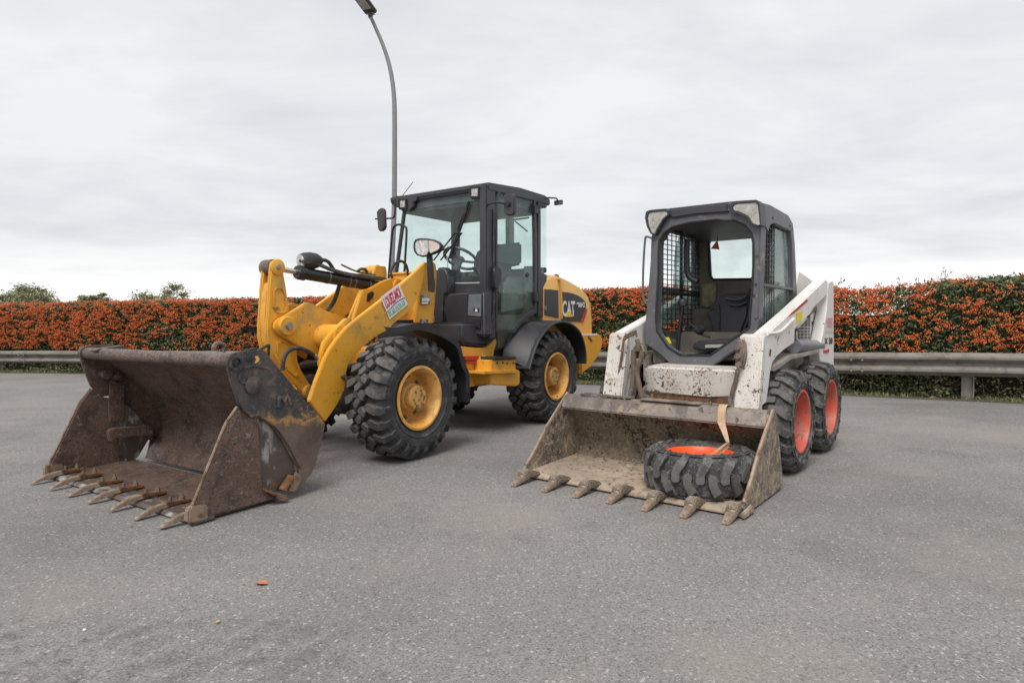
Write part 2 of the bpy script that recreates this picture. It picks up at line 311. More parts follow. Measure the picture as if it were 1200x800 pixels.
M_wl = mat('work_light_lens', (.55,.54,.50), .2, .2, var=[((.30,.29,.27),40,.5,.06)], dirt=[((.75,.74,.70),60,.58,.03)], bump=(90,.5))
M_lens = mat('lamp_lens', (.66,.66,.64), .12, .35, var=[((.40,.39,.38),22,.5,.12)], dirt=[((.78,.77,.75),35,.58,.05)], bump=(60,.5))
M_lens2 = mat('hazy_lamp_lens', (.38,.36,.32), .25, .1, var=[((.55,.53,.49),9,.5,.12)], dirt=[((.24,.23,.20),26,.60,.08)], bump=(60,.5), coat=.6)
M_amb = mat('amber_lens', (.60,.50,.44), .2, .1, var=[((.7,.62,.56),20,.5,.1)], bump=None, coat=.5)
M_mir = mat('mirror_back', (.05,.045,.046), .5, bump=(90,.1))

def worn_tyre(M, R, lo, hi, col):
    M = M.copy(); nt = M.node_tree; lk = nt.links.new; b = nt.nodes['Principled BSDF']; prev = b.inputs['Base Color'].links[0].from_socket
    tc = nd(nt,'ShaderNodeTexCoord'); vm = nd(nt,'ShaderNodeVectorMath', operation='MULTIPLY'); lk(tc.outputs['Object'], vm.inputs[0]); vm.inputs[1].default_value = (1,0,1)
    ln = nd(nt,'ShaderNodeVectorMath', operation='LENGTH'); lk(vm.outputs[0], ln.inputs[0])
    mr = nd(nt,'ShaderNodeMapRange'); lk(ln.outputs['Value'], mr.inputs[0]); mr.inputs[1].default_value = R-lo; mr.inputs[2].default_value = R-hi
    n = nd(nt,'ShaderNodeTexNoise', Scale=13, Detail=8, Roughness=.65); lk(tc.outputs['Object'], n.inputs[0]); m2 = nd(nt,'ShaderNodeMapRange'); lk(n.outputs[0], m2.inputs[0]); m2.inputs[1].default_value = .35; m2.inputs[2].default_value = .6; m2.inputs[3].default_value = .15; m2.inputs[4].default_value = .85
    mm = nd(nt,'ShaderNodeMath', operation='MULTIPLY'); lk(mr.outputs[0], mm.inputs[0]); lk(m2.outputs[0], mm.inputs[1])
    x = nd(nt,'ShaderNodeMix', data_type='RGBA'); lk(mm.outputs[0], x.inputs[0]); lk(prev, x.inputs[6]); x.inputs[7].default_value = (*col,1); lk(x.outputs[2], b.inputs['Base Color']); return M
M_rubL = worn_tyre(M_rub,.4945,.030,.010,(.125,.117,.108)); M_rubS = worn_tyre(M_rub2,.3717,.020,.006,(.115,.110,.103)); M_rubP = worn_tyre(M_rub2,.352,.020,.006,(.15,.143,.132))
# ------------------------------------------------------------------ ground
def asphalt_mat():
    M = bpy.data.materials.new('asphalt'); M.use_nodes = True; nt = M.node_tree; lk = nt.links.new; b = nt.nodes['Principled BSDF']; b.inputs['Roughness'].default_value = .88
    tc = nd(nt,'ShaderNodeTexCoord'); P = tc.outputs['Object']
    def noise(s, d=6, r=.6, off=0, sc=None):
        n = nd(nt,'ShaderNodeTexNoise', Scale=s, Detail=d, Roughness=r)
        if sc or off:
            mp = nd(nt,'ShaderNodeMapping'); lk(P, mp.inputs[0]); mp.inputs['Location'].default_value = (off,off*2,0)
            if sc: mp.inputs['Scale'].default_value = sc
            lk(mp.outputs[0], n.inputs[0])
        else: lk(P, n.inputs[0])
        return n.outputs[0]
    def ramp(src, stops):
        r = nd(nt,'ShaderNodeValToRGB'); lk(src, r.inputs[0]); el = r.color_ramp.elements
        while len(el) < len(stops): el.new(.5)
        for i, (p, c) in enumerate(stops): el[i].position = p; el[i].color = (*c,1) if isinstance(c, tuple) else (c,c,c,1)
        return r.outputs[0]
    def mixc(f, a, c, mode='MIX'):
        x = nd(nt,'ShaderNodeMix', data_type='RGBA', blend_type=mode)
        if isinstance(f, float): x.inputs[0].default_value = f
        else: lk(f, x.inputs[0])
        for s, k in ((a,6),(c,7)):
            if isinstance(s, tuple): x.inputs[k].default_value = (*s,1)
            else: lk(s, x.inputs[k])
        return x.outputs[2]
    c = ramp(noise(.45,5,.55), [(.3,(.160,.155,.151)),(.7,(.236,.226,.217))])
    c = mixc(ramp(noise(1.6,6,.6,4,(1,2.2,1)), [(.5,0.),(.75,.5)]), c, (.25,.24,.228))
    c = mixc(ramp(noise(1.1,7,.65,9), [(.54,0.),(.68,.6)]), c, (.14,.135,.135))
    # stone grains of the wearing course
    vo = nd(nt,'ShaderNodeTexVoronoi', Scale=175); lk(P, vo.inputs['Vector'])
    g = nd(nt,'ShaderNodeSeparateColor'); lk(vo.outputs['Color'], g.inputs[0])
    c = mixc(1.0, c, ramp(g.outputs[0], [(0,(.58,.58,.60)),(.30,(.88,.88,.89)),(.75,(1.08,1.07,1.06)),(.95,(1.16,1.15,1.13)),(1,(1.55,1.52,1.48))]), 'MULTIPLY')
    vo2 = nd(nt,'ShaderNodeTexVoronoi', Scale=105); lk(P, vo2.inputs['Vector']); g2 = nd(nt,'ShaderNodeSeparateColor'); lk(vo2.outputs['Color'], g2.inputs[0])
    c = mixc(ramp(g2.outputs[1], [(.972,0.),(.976,.7)]), c, (.40,.385,.36))
    c = mixc(ramp(g2.outputs[2], [(.972,0.),(.976,.55)]), c, (.07,.065,.065))
    c = mixc(1.0, c, ramp(noise(60,4,.7), [(.3,.86),(.7,1.14)]), 'MULTIPLY')
    # sandy wash marks
    c = mixc(ramp(noise(.8,7,.6,21), [(.50,0.),(.70,.45)]), c, (.275,.245,.205))
    lk(c, b.inputs['Base Color'])
    bp = nd(nt,'ShaderNodeBump', Strength=.4, Distance=.004); lk(vo.outputs['Distance'], bp.inputs['Height'])
    bp2 = nd(nt,'ShaderNodeBump', Strength=.22, Distance=.012); lk(noise(22,6,.6), bp2.inputs['Height']); lk(bp.outputs[0], bp2.inputs['Normal'])
    # shallow tyre scuffs in the near left
    mp = nd(nt,'ShaderNodeMapping'); lk(P, mp.inputs[0]); mp.inputs['Rotation'].default_value = (0,0,.5)
    wv = nd(nt,'ShaderNodeTexWave', Scale=2.4, Distortion=7, Detail=4); wv.inputs['Detail Scale'].default_value = .8; lk(mp.outputs[0], wv.inputs[0])
    se = nd(nt,'ShaderNodeSeparateXYZ'); lk(P, se.inputs[0])
    my = nd(nt,'ShaderNodeMapRange'); lk(se.outputs[1], my.inputs[0]); my.inputs[1].default_value = 2.45; my.inputs[2].default_value = 2.25
    mx_ = nd(nt,'ShaderNodeMapRange'); lk(se.outputs[0], mx_.inputs[0]); mx_.inputs[1].default_value = -.3; mx_.inputs[2].default_value = -.9
    mm = nd(nt,'ShaderNodeMath', operation='MULTIPLY'); lk(my.outputs[0], mm.inputs[0]); lk(mx_.outputs[0], mm.inputs[1])
    mm2 = nd(nt,'ShaderNodeMath', operation='MULTIPLY'); lk(mm.outputs[0], mm2.inputs[0]); lk(wv.outputs[0], mm2.inputs[1])
    nm = ramp(noise(5,4,.6,31), [(.42,0.),(.62,1.)]); mm3 = nd(nt,'ShaderNodeMath', operation='MULTIPLY'); lk(mm2.outputs[0], mm3.inputs[0]); lk(nm, mm3.inputs[1])
    bp3 = nd(nt,'ShaderNodeBump', Strength=.8, Distance=.03); lk(mm3.outputs[0], bp3.inputs['Height']); lk(bp2.outputs[0], bp3.inputs['Normal'])
    sc = nd(nt,'ShaderNodeMix', data_type='RGBA'); mf = nd(nt,'ShaderNodeMath', operation='MULTIPLY'); lk(mm3.outputs[0], mf.inputs[0]); mf.inputs[1].default_value = .5; lk(mf.outputs[0], sc.inputs[0]); lk(c, sc.inputs[6]); sc.inputs[7].default_value = (.10,.092,.085,1); lk(sc.outputs[2], b.inputs['Base Color'])
    lk(bp3.outputs[0], b.inputs['Normal']); return M
M_asp = asphalt_mat()
g = G(); g.add([(-600,-300,0),(600,-300,0),(600,900,0),(-600,900,0)], [(0,1,2,3)])
tag(g.build('asphalt', M_asp, bevel=0, shade=False), kind='structure')

RAIL = [(-30,15.6),(-20,14.9),(-11.2,14.0),(-9.1,13.62),(-4,12.5),(1.44,10.75),(4.75,9.12),(6.5,8.22),(10,6.3),(15,3.4),(22,-1)]
RC = catmull([(x,y,0) for x,y in RAIL], 12)
RXs = np.array([p.x for p in RC]); RYs = np.array([p.y for p in RC])
def rail_y(x): return np.interp(x, RXs, RYs)
def rail_frame(x):
    y = float(rail_y(x)); t = Vector((.2, float(rail_y(x+.1)-rail_y(x-.1)), 0)).normalized(); return Vector((x,y,0)), t, Vector((-t.y,t.x,0))
def noise2(a, b, s, seed=0): return mn.noise(Vector((a*s+seed*13.1, b*s-seed*7.3, seed*3.7)))
M_soil = mat('soil', (.075,.06,.042), .95, var=[((.11,.09,.06),3,.5,.2)], bump=(20,.8,.03))
g = G(); fr = []; bk = []
xs = np.arange(-26, 16, .25)
for x in xs:
    c, t, n = rail_frame(x); d = .17+.05*noise2(x,0,1.1,3)
    fr.append(c-n*d+V(0,0,.004)); bk.append(c+n*7+V(0,0,.004))
k = len(xs); g.add(fr+bk, [(i,i+1,k+i+1,k+i) for i in range(k-1)])
tag(g.build('verge', M_soil, bevel=0, shade=False), kind='structure')

# generic leaf / blade cloud builder
def quads_mesh(name, P, A, B, material, parent=None, tri=False):
    """P centres, A,B half axes (n,3): diamond quads"""
    n = len(P); v = np.empty((n,4,3), np.float32)
    v[:,0] = P-A; v[:,1] = P+B; v[:,2] = P+A; v[:,3] = P-B
    me = bpy.data.meshes.new(name); me.vertices.add(n*4); me.vertices.foreach_set('co', v.ravel())
    me.loops.add(n*4); me.loops.foreach_set('vertex_index', np.arange(n*4, dtype=np.int32))
    me.polygons.add(n); me.polygons.foreach_set('loop_start', np.arange(0,n*4,4, dtype=np.int32)); me.polygons.foreach_set('loop_total', np.full(n,4,np.int32))
    me.update(); me.materials.append(material); o = bpy.data.objects.new(name, me); COL.objects.link(o)
    if parent: o.parent = parent
    return o
def rand_dirs(n):
    d = rng.normal(size=(n,3)); return d/np.linalg.norm(d, axis=1)[:,None]
def leaves(P, size, up_bias=.3):
    n = len(P); a = rand_dirs(n); a[:,2] = a[:,2]*.8+up_bias; a /= np.linalg.norm(a,axis=1)[:,None]
    b = np.cross(a, rand_dirs(n)); b /= np.linalg.norm(b,axis=1)[:,None]
    s = size*rng.uniform(.6,1.35,n); return P, a*s[:,None], b*(s*.45)[:,None]

# grass along the asphalt edge
M_grass = mat('grass_blades', (.1,.16,.04), .8, island=[(.07,.10,.035),(.14,.16,.06),(.22,.21,.10),(.10,.13,.04),(.30,.25,.14)], bump=None)
n = 42000; gx = rng.uniform(-16, 10, n); gp = np.zeros((n,3)); keep = []
for i in range(n):
    c, t, nn = rail_frame(gx[i]); off = abs(rng.normal(0,.20))-.20+.05*noise2(gx[i],0,1.1,3)+.03
    dens = 1.3*noise2(gx[i],off,1.3,5)+.5
    q = c+nn*off; gp[i] = (q.x,q.y,0); keep.append(rng.random() < dens)
gp = gp[np.array(keep)]; n = len(gp); hgt = rng.uniform(.02,.085,n)
a = np.stack([rng.normal(0,.35,n),rng.normal(0,.35,n),np.ones(n)],1)*hgt[:,None]*.5; th = rng.uniform(0,6.28,n)
b = np.stack([np.cos(th),np.sin(th),np.zeros(n)],1)*.006; gp[:,2] = hgt*.45
tag(quads_mesh('grass', gp, a, b, M_grass), 'short green grass growing along the asphalt edge below the guardrail', 'grass', kind='stuff')

M_weed = mat('weed_leaf', (.1,.16,.05), .7, island=[(.05,.085,.03),(.11,.15,.055),(.20,.22,.11),(.09,.12,.05),(.26,.19,.09)], bump=None)
wp = []
while len(wp) < 9000:
    x = rng.uniform(-16,10); off = rng.uniform(-.12,.45)
    if noise2(x,off*2,1.7,15)+.25 < rng.random()*.8: continue
    c, t, nn = rail_frame(x); q = c+nn*off; wp.append((q.x,q.y,abs(rng.normal(0,.09))+.012))
wP, wA, wB = leaves(np.array(wp), .026, .2); tag(quads_mesh('weeds', wP, wA, wB, M_weed), 'low leafy weeds growing around the guardrail posts under the hedge', 'weeds', kind='stuff')
# ------------------------------------------------------------------ hedge
def hedge_h(x):
    base = np.interp(x, [-16,-11,-7,-3,1.5,4.2,4.9,5.6,6.3,7.5,12], [1.46,1.50,1.53,1.56,1.60,1.60,1.48,1.55,1.62,1.68,1.72])
    return base
def bumpn(x, z): return .10*noise2(x,z,.8,1)+.07*noise2(x,z,2.6,2)+.03*noise2(x,z,6,4)
H0 = .22; HT = 1.15
hedge = empty('hedge', (-2, float(rail_y(-2))+.8, 0))
def hpt(x, d, z):
    c, t, nn = rail_frame(x); return c+nn*(H0+d)+V(0,0,z)-hedge.location
M_leafh = mat('hedge_leaf', (.05,.08,.03), .55, island=[(.04,.068,.024),(.08,.115,.038),(.13,.165,.06),(.045,.065,.027),(.20,.19,.09),(.10,.125,.05)], bump=None)
M_bry = mat('firethorn_berries', (.6,.1,.02), .4, island=[(.50,.065,.02),(.70,.15,.03),(.80,.24,.05),(.38,.04,.016),(.64,.11,.03),(.78,.31,.07)], bump=None)
M_core = mat('hedge_dark_filler', (.022,.020,.013), .95, var=[((.035,.032,.018),9,.5,.1)], bump=(30,1,.03))  # near-black colour of the filler core inside the hedge
M_twig = mat('hedge_twig', (.11,.075,.05), .9, island=[(.09,.06,.04),(.17,.12,.08),(.06,.04,.03)], bump=None)
# core volume (uneven, always inside the leaves), a dark filler added to block see-through
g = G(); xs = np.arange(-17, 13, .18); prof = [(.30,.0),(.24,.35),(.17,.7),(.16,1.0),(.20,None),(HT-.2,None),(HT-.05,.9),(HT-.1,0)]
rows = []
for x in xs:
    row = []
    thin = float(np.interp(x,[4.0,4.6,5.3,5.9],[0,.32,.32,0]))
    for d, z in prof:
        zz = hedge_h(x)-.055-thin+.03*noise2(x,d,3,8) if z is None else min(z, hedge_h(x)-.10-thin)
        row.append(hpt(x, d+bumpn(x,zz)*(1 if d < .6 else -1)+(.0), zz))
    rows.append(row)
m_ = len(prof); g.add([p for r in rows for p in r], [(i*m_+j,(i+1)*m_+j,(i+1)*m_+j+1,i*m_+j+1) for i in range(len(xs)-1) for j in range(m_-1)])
g.build('inner_filler', M_core, hedge, bevel=0)
pos = []
def scatter(n, lowfrac=.0):
    out = []
    while len(out) < n:
        x = rng.uniform(-16.5, 11.5)
        if rng.random() > np.interp(x, [-16,-4,4,11.5],[.8,1,1,1]): continue
        h = hedge_h(x)
        if rng.random() < .24:
            d = rng.uniform(0,HT); z = h-.02+.05*noise2(x,d,3,8)+rng.normal(0,.022)-(.04 if d < .15 else 0)
            if 4.1 < x < 5.7: z -= rng.random()*.3
        else:
            z = h*rng.random()**.85; d = -.03+abs(rng.normal(0,.09))+bumpn(x,z)+(.10 if z < .45 else 0)
            if z < .5 and noise2(x,z,2.2,6) > .1 and rng.random() < .8: continue
            if z > h-.06: d += .05
        out.append((x,d,z))
    return out
S = scatter(150000); P = np.array([hpt(*s) for s in S]); P, A, B = leaves(P, .028); tag(quads_mesh('foliage', P, A, B, M_leafh, hedge), kind='stuff')
# berries: clusters of small octahedra, in drifts
octv = np.array([(1,0,0),(-1,0,0),(0,1,0),(0,-1,0),(0,0,1),(0,0,-1)], np.float32); octf = np.array([(0,2,4),(2,1,4),(1,3,4),(3,0,4),(2,0,5),(1,2,5),(3,1,5),(0,3,5)])
cl = []
tries = 0
while len(cl) < 6600:
    x = rng.uniform(-16.5, 11.5); h = hedge_h(x); 
    if rng.random() < .15: d = rng.uniform(0,.5); z = h+rng.normal(0,.02)
    else:
        z = .12+(h-.12)*rng.random()**.72; d = -.07+bumpn(x,z)-rng.random()*.03
    dens = .42+.55*noise2(x,z*1.3,.9,11)+.75*noise2(x,z,3.6,12)+(.16 if z > .5 else -.62)+(-.16 if .4 < x < 4.2 and z < 1.35 else 0)
    if x > 5.2 and z > h-.13 and noise2(x,z,1.5,17) > -.25: dens -= .03
    if rng.random() < dens-.06: cl.append((x,d,z))
C = np.array([hpt(*s) for s in cl]); nb = 13
off = rng.normal(size=(len(C),nb,3))*np.array([.026,.026,.015])*rng.uniform(.6,1.35,(len(C),1,1)); bc = (C[:,None,:]+off).reshape(-1,3); br = rng.uniform(.0075,.0125,len(bc))
vv = (bc[:,None,:]+octv[None]*br[:,None,None]).reshape(-1,3); ff = (octf[None]+(np.arange(len(bc))*6)[:,None,None]).reshape(-1,3)
me = bpy.data.meshes.new('berries'); me.vertices.add(len(vv)); me.vertices.foreach_set('co', vv.astype(np.float32).ravel()); me.loops.add(ff.size); me.loops.foreach_set('vertex_index', ff.astype(np.int32).ravel())
me.polygons.add(len(ff)); me.polygons.foreach_set('loop_start', np.arange(0,ff.size,3,dtype=np.int32)); me.polygons.foreach_set('loop_total', np.full(len(ff),3,np.int32)); me.update(); me.polygons.foreach_set('use_smooth',[True]*len(ff))
me.materials.append(M_bry); o = bpy.data.objects.new('berries', me); COL.objects.link(o); o.parent = hedge; tag(o, kind='stuff')
# loose sprigs standing out of the top (longer where the hedge is thin) and bare stems near the ground
g = G(); lp = []
for i in range(185):
    x = rng.uniform(-14,10) if i < 150 else rng.uniform(4.1,6.4)
    L_ = rng.uniform(.01,.06) if i < 150 else rng.uniform(.08,.34)
    if i >= 150: L_ *= float(np.interp(x,[4.1,4.6,5.6,6.4],[.9,1,.9,.4]))
    d = rng.uniform(.05,.7); z0 = hedge_h(x)-.08-(.25 if 4.2 < x < 5.6 else 0)
    p0 = hpt(x,d,z0); p1 = p0+V(rng.normal(0,.55),rng.normal(0,.4),1).normalized()*(L_+.06+(.14 if 4.2 < x < 5.6 else 0)); md = (p0+p1)/2+V(rng.normal(0,.02),0,0)
    g.tube([p0,md,p1],.0028,4)
    for q in range(int(8+L_*110)):
        t = rng.random(); c = p0.lerp(p1,t); lp.append(c+Vector(rng.normal(0,.022,3)))
for i in range(420):
    x = rng.uniform(-14,10); p0 = hpt(x,.12+rng.random()*.15,0); p1 = hpt(x+rng.normal(0,.25),.08+rng.random()*.2,rng.uniform(.3,.6)); g.tube([p0,(p0+p1)/2+V(rng.normal(0,.04),0,0),p1],rng.uniform(.003,.008),4)
tag(g.build('stems', M_twig, hedge, bevel=0), kind='stuff')
P, A, B = leaves(np.array(lp), .022); tag(quads_mesh('sprig_leaves', P, A, B, M_leafh, hedge), kind='stuff')
tag(hedge, 'long clipped firethorn hedge covered in orange and red berries behind the guardrail', 'hedge')

# ------------------------------------------------------------------ guardrail
gr = empty('guardrail', (1.44,10.75,0)); o0 = gr.location
tag(gr, 'long galvanised steel guardrail in front of the berry hedge', 'guardrail')
def rtop(x): return float(np.interp(x,[-11,-4,1.4,6,10],[.475,.50,.545,.63,.66]))
def rh(x): return float(np.interp(x,[-11,1.4,6],[.27,.285,.31]))
wprof = [(-.005,0),(-.040,.03),(-.082,.055),(-.082,.085),(-.04,.115),(-.004,.14),(-.004,.17),(-.04,.195),(-.082,.225),(-.082,.255),(-.04,.28),(-.005,.31)]
edges = [-26,-18,-14.5,-10.6,-6.6,-2.6,1.3,4.9,8.9,12.9,15.5]
for a_, b_ in zip(edges[:-1], edges[1:]):
    g = G(); xs = np.linspace(a_-.12, b_+.12, 14); vs = []
    for i, x in enumerate(xs):
        c, t, nn = rail_frame(x); tp = rtop(x); k_ = rh(x)/.31; lift = -.004*i/13
        for d, z in wprof: vs.append(c+nn*(d+.0-lift-.05)+V(0,0,tp-z*k_)-o0)
    q = len(wprof); n0 = len(vs)
    vs += [v_ + rail_frame(xs[i//q])[2]*.004 for i, v_ in enumerate(list(vs))]
    f = [(i*q+j,(i+1)*q+j,(i+1)*q+j+1,i*q+j+1) for i in range(13) for j in range(q-1)]; f += [(a+n0 if True else a, d+n0, c_+n0, b+n0) for a,b,c_,d in f]
    f += [(i*q,n0+i*q,n0+(i+1)*q,(i+1)*q) for i in range(13)]+[(i*q+q-1,(i+1)*q+q-1,n0+(i+1)*q+q-1,n0+i*q+q-1) for i in range(13)]
    g.add(vs, f); g.build('beam', M_galv, gr, bevel=0, ang=25)
    g = G()      # splice bolts
    for dx_ in (-.07,.05):
        for z in (.055,.10,.21,.255):
            c, t, nn = rail_frame(b_+dx_); p = c+nn*(-.128)+V(0,0,rtop(b_)-z*rh(b_)/.31)-o0; g.cyl(p, p-nn*.012, .014, n=8)
    tag(g.build('splice_bolts', M_bolt, gr, bevel=0), kind='stuff')
posts = [-15.2,-12.6,-11.3,-10.0,-8.75,-6.4,-4.2,-2.0,.5,2.6,4.3,None,8.4,10.4,12.4]
for x in posts:
    if x is None:
        P_ = un('G','u',8.36,[(1141,440)])[0]; x = -P_.y
    c, t, nn = rail_frame(x); g = G(); h = rtop(x)-.02
    p = c+nn*.06-o0
    prof = [(-.03,-.055),(.03,-.055),(.03,-.045),(-.02,-.045),(-.02,.045),(.03,.045),(.03,.055),(-.03,.055)]   # C-section post
    g.prism([p+t*a*1.25-nn*b+V(0,0,-.05) for a,b in [(b_,a_) for a_,b_ in prof]], (0,0,h+.05)); g.build('post', M_galvp, gr, bevel=.001, seg=1)
    g = G(); g.box(p-nn*.055+V(0,0,h-.13), (.10,.05,.18), Matrix((t,nn,V(0,0,1))).transposed()); g.build('spacer_block', M_galv, gr, bevel=.003)

# ------------------------------------------------------------------ lamp post behind the hedge
lp_ = un('G','u',16,[(459.5,300),(462,240),(462.5,150),(461.5,110),(457,80),(449.5,55),(438,28),(434,20)])
lw = [V(-p.y,p.x,p.z) for p in lp_]; base = V(lw[0].x,16,0)
lamp = empty('street_lamp', base); tag(lamp, 'tall grey street lamp with curved top rising behind the hedge and yellow loader', 'street lamp')
g = G(); path = [V(0,0,0)]+[q-base for q in lw]; path = [path[0]]+catmull(path[1:],5)
g.tube(path, [.070]+[.068-.028*min(1,i/(len(path)-2)) for i in range(len(path)-1)], 14); g.build('pole', M_pole, lamp, bevel=0)
g = G(); g.cyl((0,0,0),(0,0,.9),.09,.09,14); g.build('base_sleeve', M_pole, lamp, bevel=.004)
hp = path[-1]; hd = (path[-1]-path[-3]).normalized(); hd = V(-.32,-.9,.28).normalized(); sd = hd.cross(V(0,0,1)).normalized(); hu = sd.cross(hd)
R_ = Matrix((hd,sd,hu)).transposed()
g = G(); g.cyl(hp-V(0,0,.02),hp+V(0,0,.12)-hd*.02,.055,.06,12); g.build('neck', M_poled, lamp, bevel=.003)
hc = hp+V(0,0,.14)+hd*.33
g = G(); g.box(hc,(.80,.33,.10),R_); g.build('lamp_head', M_poled, lamp, bevel=.03,seg=3)
g = G(); g.box(hc-hu*.054+hd*.05,(.5,.24,.012),R_); g.build('lens', M_lens2, lamp, bevel=.003)
g = G(); g.box(hc-hd*.37-hu*.03,(.09,.19,.07),R_); g.build('clamp', M_lens2, lamp, bevel=.004)

# ------------------------------------------------------------------ far trees
M_bark = mat('bark', (.10,.08,.06), .9, bump=(20,.6))
M_tleaf = mat('far_tree_leaf', (.1,.12,.05), .7, island=[(.13,.15,.07),(.20,.22,.10),(.27,.27,.14),(.22,.17,.10)], bump=None)
def tree(px, y, ztop, rad, label, dens=1.0, thin=.5):
    x = (px-600)*y/748.; o = empty('tree', (x,y,0)); tag(o, label, 'tree', 'distant trees above the hedge')
    g = G(); g.tube([V(0,0,0),V(.1,0,ztop*.35),V(-.05,.1,ztop*.7),V(.1,0,ztop*.92)],[.16,.12,.07,.02],8); cs = []
    for i in range(13):
        a = rng.uniform(0,6.28); r = rad*rng.uniform(.4,.95); z0 = ztop*rng.uniform(.35,.6); e_ = V(math.cos(a)*r, math.sin(a)*r, ztop*rng.uniform(.62,.97)-r*.10)
        g.tube([V(0,0,z0),e_*.5+V(0,0,z0*.45),e_],[.06,.04,.012],5); cs.append(e_); 
        for j in range(3):
            q = e_+Vector(rng.normal(0,1,3))*rad*.25; g.tube([e_*.8+V(0,0,z0*.2),q],[.015,.006],4); cs.append(q)
    g.build('trunk', M_bark, o, bevel=0)
    P = []
    for c in cs:
        for s in range(int(230*dens)): P.append(np.array(c)+rng.normal(0,1,3)*np.array([.30,.30,.16])*rad*thin*rng.uniform(.3,1.25))
    P, A, B = leaves(np.array(P), .085); tag(quads_mesh('crown', P, A, B, M_tleaf, o), kind='stuff')
tree(12, 42, 3.0, 2.2, 'leafy far tree at the left edge of the view, reddish twigs showing', .9)
tree(38, 46, 3.15, 1.6, 'loose open tree second from the left edge above the hedge', .6)
tree(106, 50, 2.95, 1.0, 'smallest far tree peeping over the hedge behind the big bucket', .8)
tree(200, 48, 3.1, 2.1, 'rounded far tree above the hedge left of the yellow lift arm', 1.0)

# ------------------------------------------------------------------ wheel factory
def add_lug(g, pts, rtop_, depth, R, taper=.008):
    """pts: (w, s, halfwidth); s = arc length on radius R; strips standing on the carcass"""
    vs = []; n = len(pts)
    for i in range(n):
        a = pts[max(i-1,0)]; b = pts[min(i+1,n-1)]; d = Vector((b[0]-a[0], b[1]-a[1])).normalized(); nn = Vector((-d.y,d.x))
        w_, s_, h_ = pts[i]
        for (hh, base) in ((-h_-taper,1),(-h_,0),(h_,0),(h_+taper,1)):
            ww, ss = w_+nn.x*hh, s_+nn.y*hh; th = ss/R; r = rtop_(ww)-(depth+.012 if base else 0)
            vs.append((r*math.sin(th), ww, r*math.cos(th)))
    f = []
    for i in range(n-1):
        for k in range(3): f.append((i*4+k,i*4+k+1,(i+1)*4+k+1,(i+1)*4+k))
    f += [(0,1,2,3),tuple((n-1)*4+k for k in (3,2,1,0))]
    g.add(vs, f)
def tyre(R, W, rr, lugs, depth, crown, N=72, mat_=M_rub, name='tyre'):
    """axis = local Y, outer face +Y"""
    h = W/2; Rb = R-depth
    prof = [(-h*.60,rr-.012),(-h*.72,rr),(-h*.84,rr+.012),(-h*.97,rr+(Rb-rr)*.32),(-h*1.0,rr+(Rb-rr)*.55),(-h*.97,rr+(Rb-rr)*.78),(-h*.91,Rb-.030-crown*.4),(-h*.80,Rb-.010-crown*.6),(-h*.5,Rb-crown*.25),(0,Rb)]
    prof = prof+[(-a,b) for a,b in prof[-2::-1]]
    g = G(); g.lathe(prof, (0,0,0), (0,1,0), N)
    g.f = g.f[:-2]
    # rim-protector ribs on the sidewall
    for s in (1,-1):
        for k, q in ((.30,.004),(.62,.004)):
            r0 = rr+(Rb-rr)*k; y0 = s*h*(.972 if k < .5 else .998)
            g.lathe([(y0-s*.006,r0-.006),(y0+s*q,r0-.003),(y0+s*q,r0+.003),(y0-s*.006,r0+.006)], (0,0,0),(0,1,0),N)
            g.f = g.f[:-2]
    def rt(w): 
        t = min(1,abs(w)/h); return R-crown*t**2-(.10*max(0,t-.86)/.14*.55 if t > .86 else 0)
    lugs(g, rt, R, h, depth)
    return g
def lugs_loader(g, rt, R, h, depth):
    N = 24; p = 2*math.pi*R/N
    for i in range(N):
        for s, o in ((1,0),(-1,.5)):
            c = (i+o)*p
            add_lug(g, [(s*h*1.03,c+.012,.022),(s*h*.93,c+.010,.027),(s*h*.78,c+.004,.030),(s*h*.58,c-.010,.030),(s*h*.44,c-.026,.028),(s*h*.36,c-.040,.017)], rt, depth, R)
            add_lug(g, [(s*h*.27,c+.034,.022),(s*h*.16,c+.026,.025),(s*h*.07,c+.004,.025),(s*h*.0,c-.010,.020)], rt, depth*.85, R)
def lugs_skid(g, rt, R, h, depth):
    N = 18; p = 2*math.pi*R/N
    for i in range(N):
        for s, o in ((1,0),(-1,.5)):
            c = (i+o)*p
            add_lug(g, [(s*h*1.02,c+.050,.019),(s*h*.9,c+.044,.022),(s*h*.66,c+.025,.024),(s*h*.42,c+.003,.023),(s*h*.22,c-.008,.022),(s*h*-.06,c-.010,.023),(s*h*-.16,c-.009,.016)], rt, depth, R)
def yaxis_place(u, v, z, side, spin=0):
    m = Matrix.Translation((u,v,z)) @ Matrix.Rotation(0 if side > 0 else math.pi,4,'Z') @ Matrix.Rotation(spin,4,'Y'); return m

# ================================================================== WHEEL LOADER
o_, fw_, lf_ = frame('L'); WL = empty('wheel_loader', o_, math.atan2(fw_.y, fw_.x))
tag(WL, 'big yellow wheel loader with brown steel bucket and glazed black cab, parked on the left', 'wheel loader')
def L(pl, val, pts): return un('L', pl, val, pts)
Zt = lambda pts: Z(290,280,3.6375,pts)
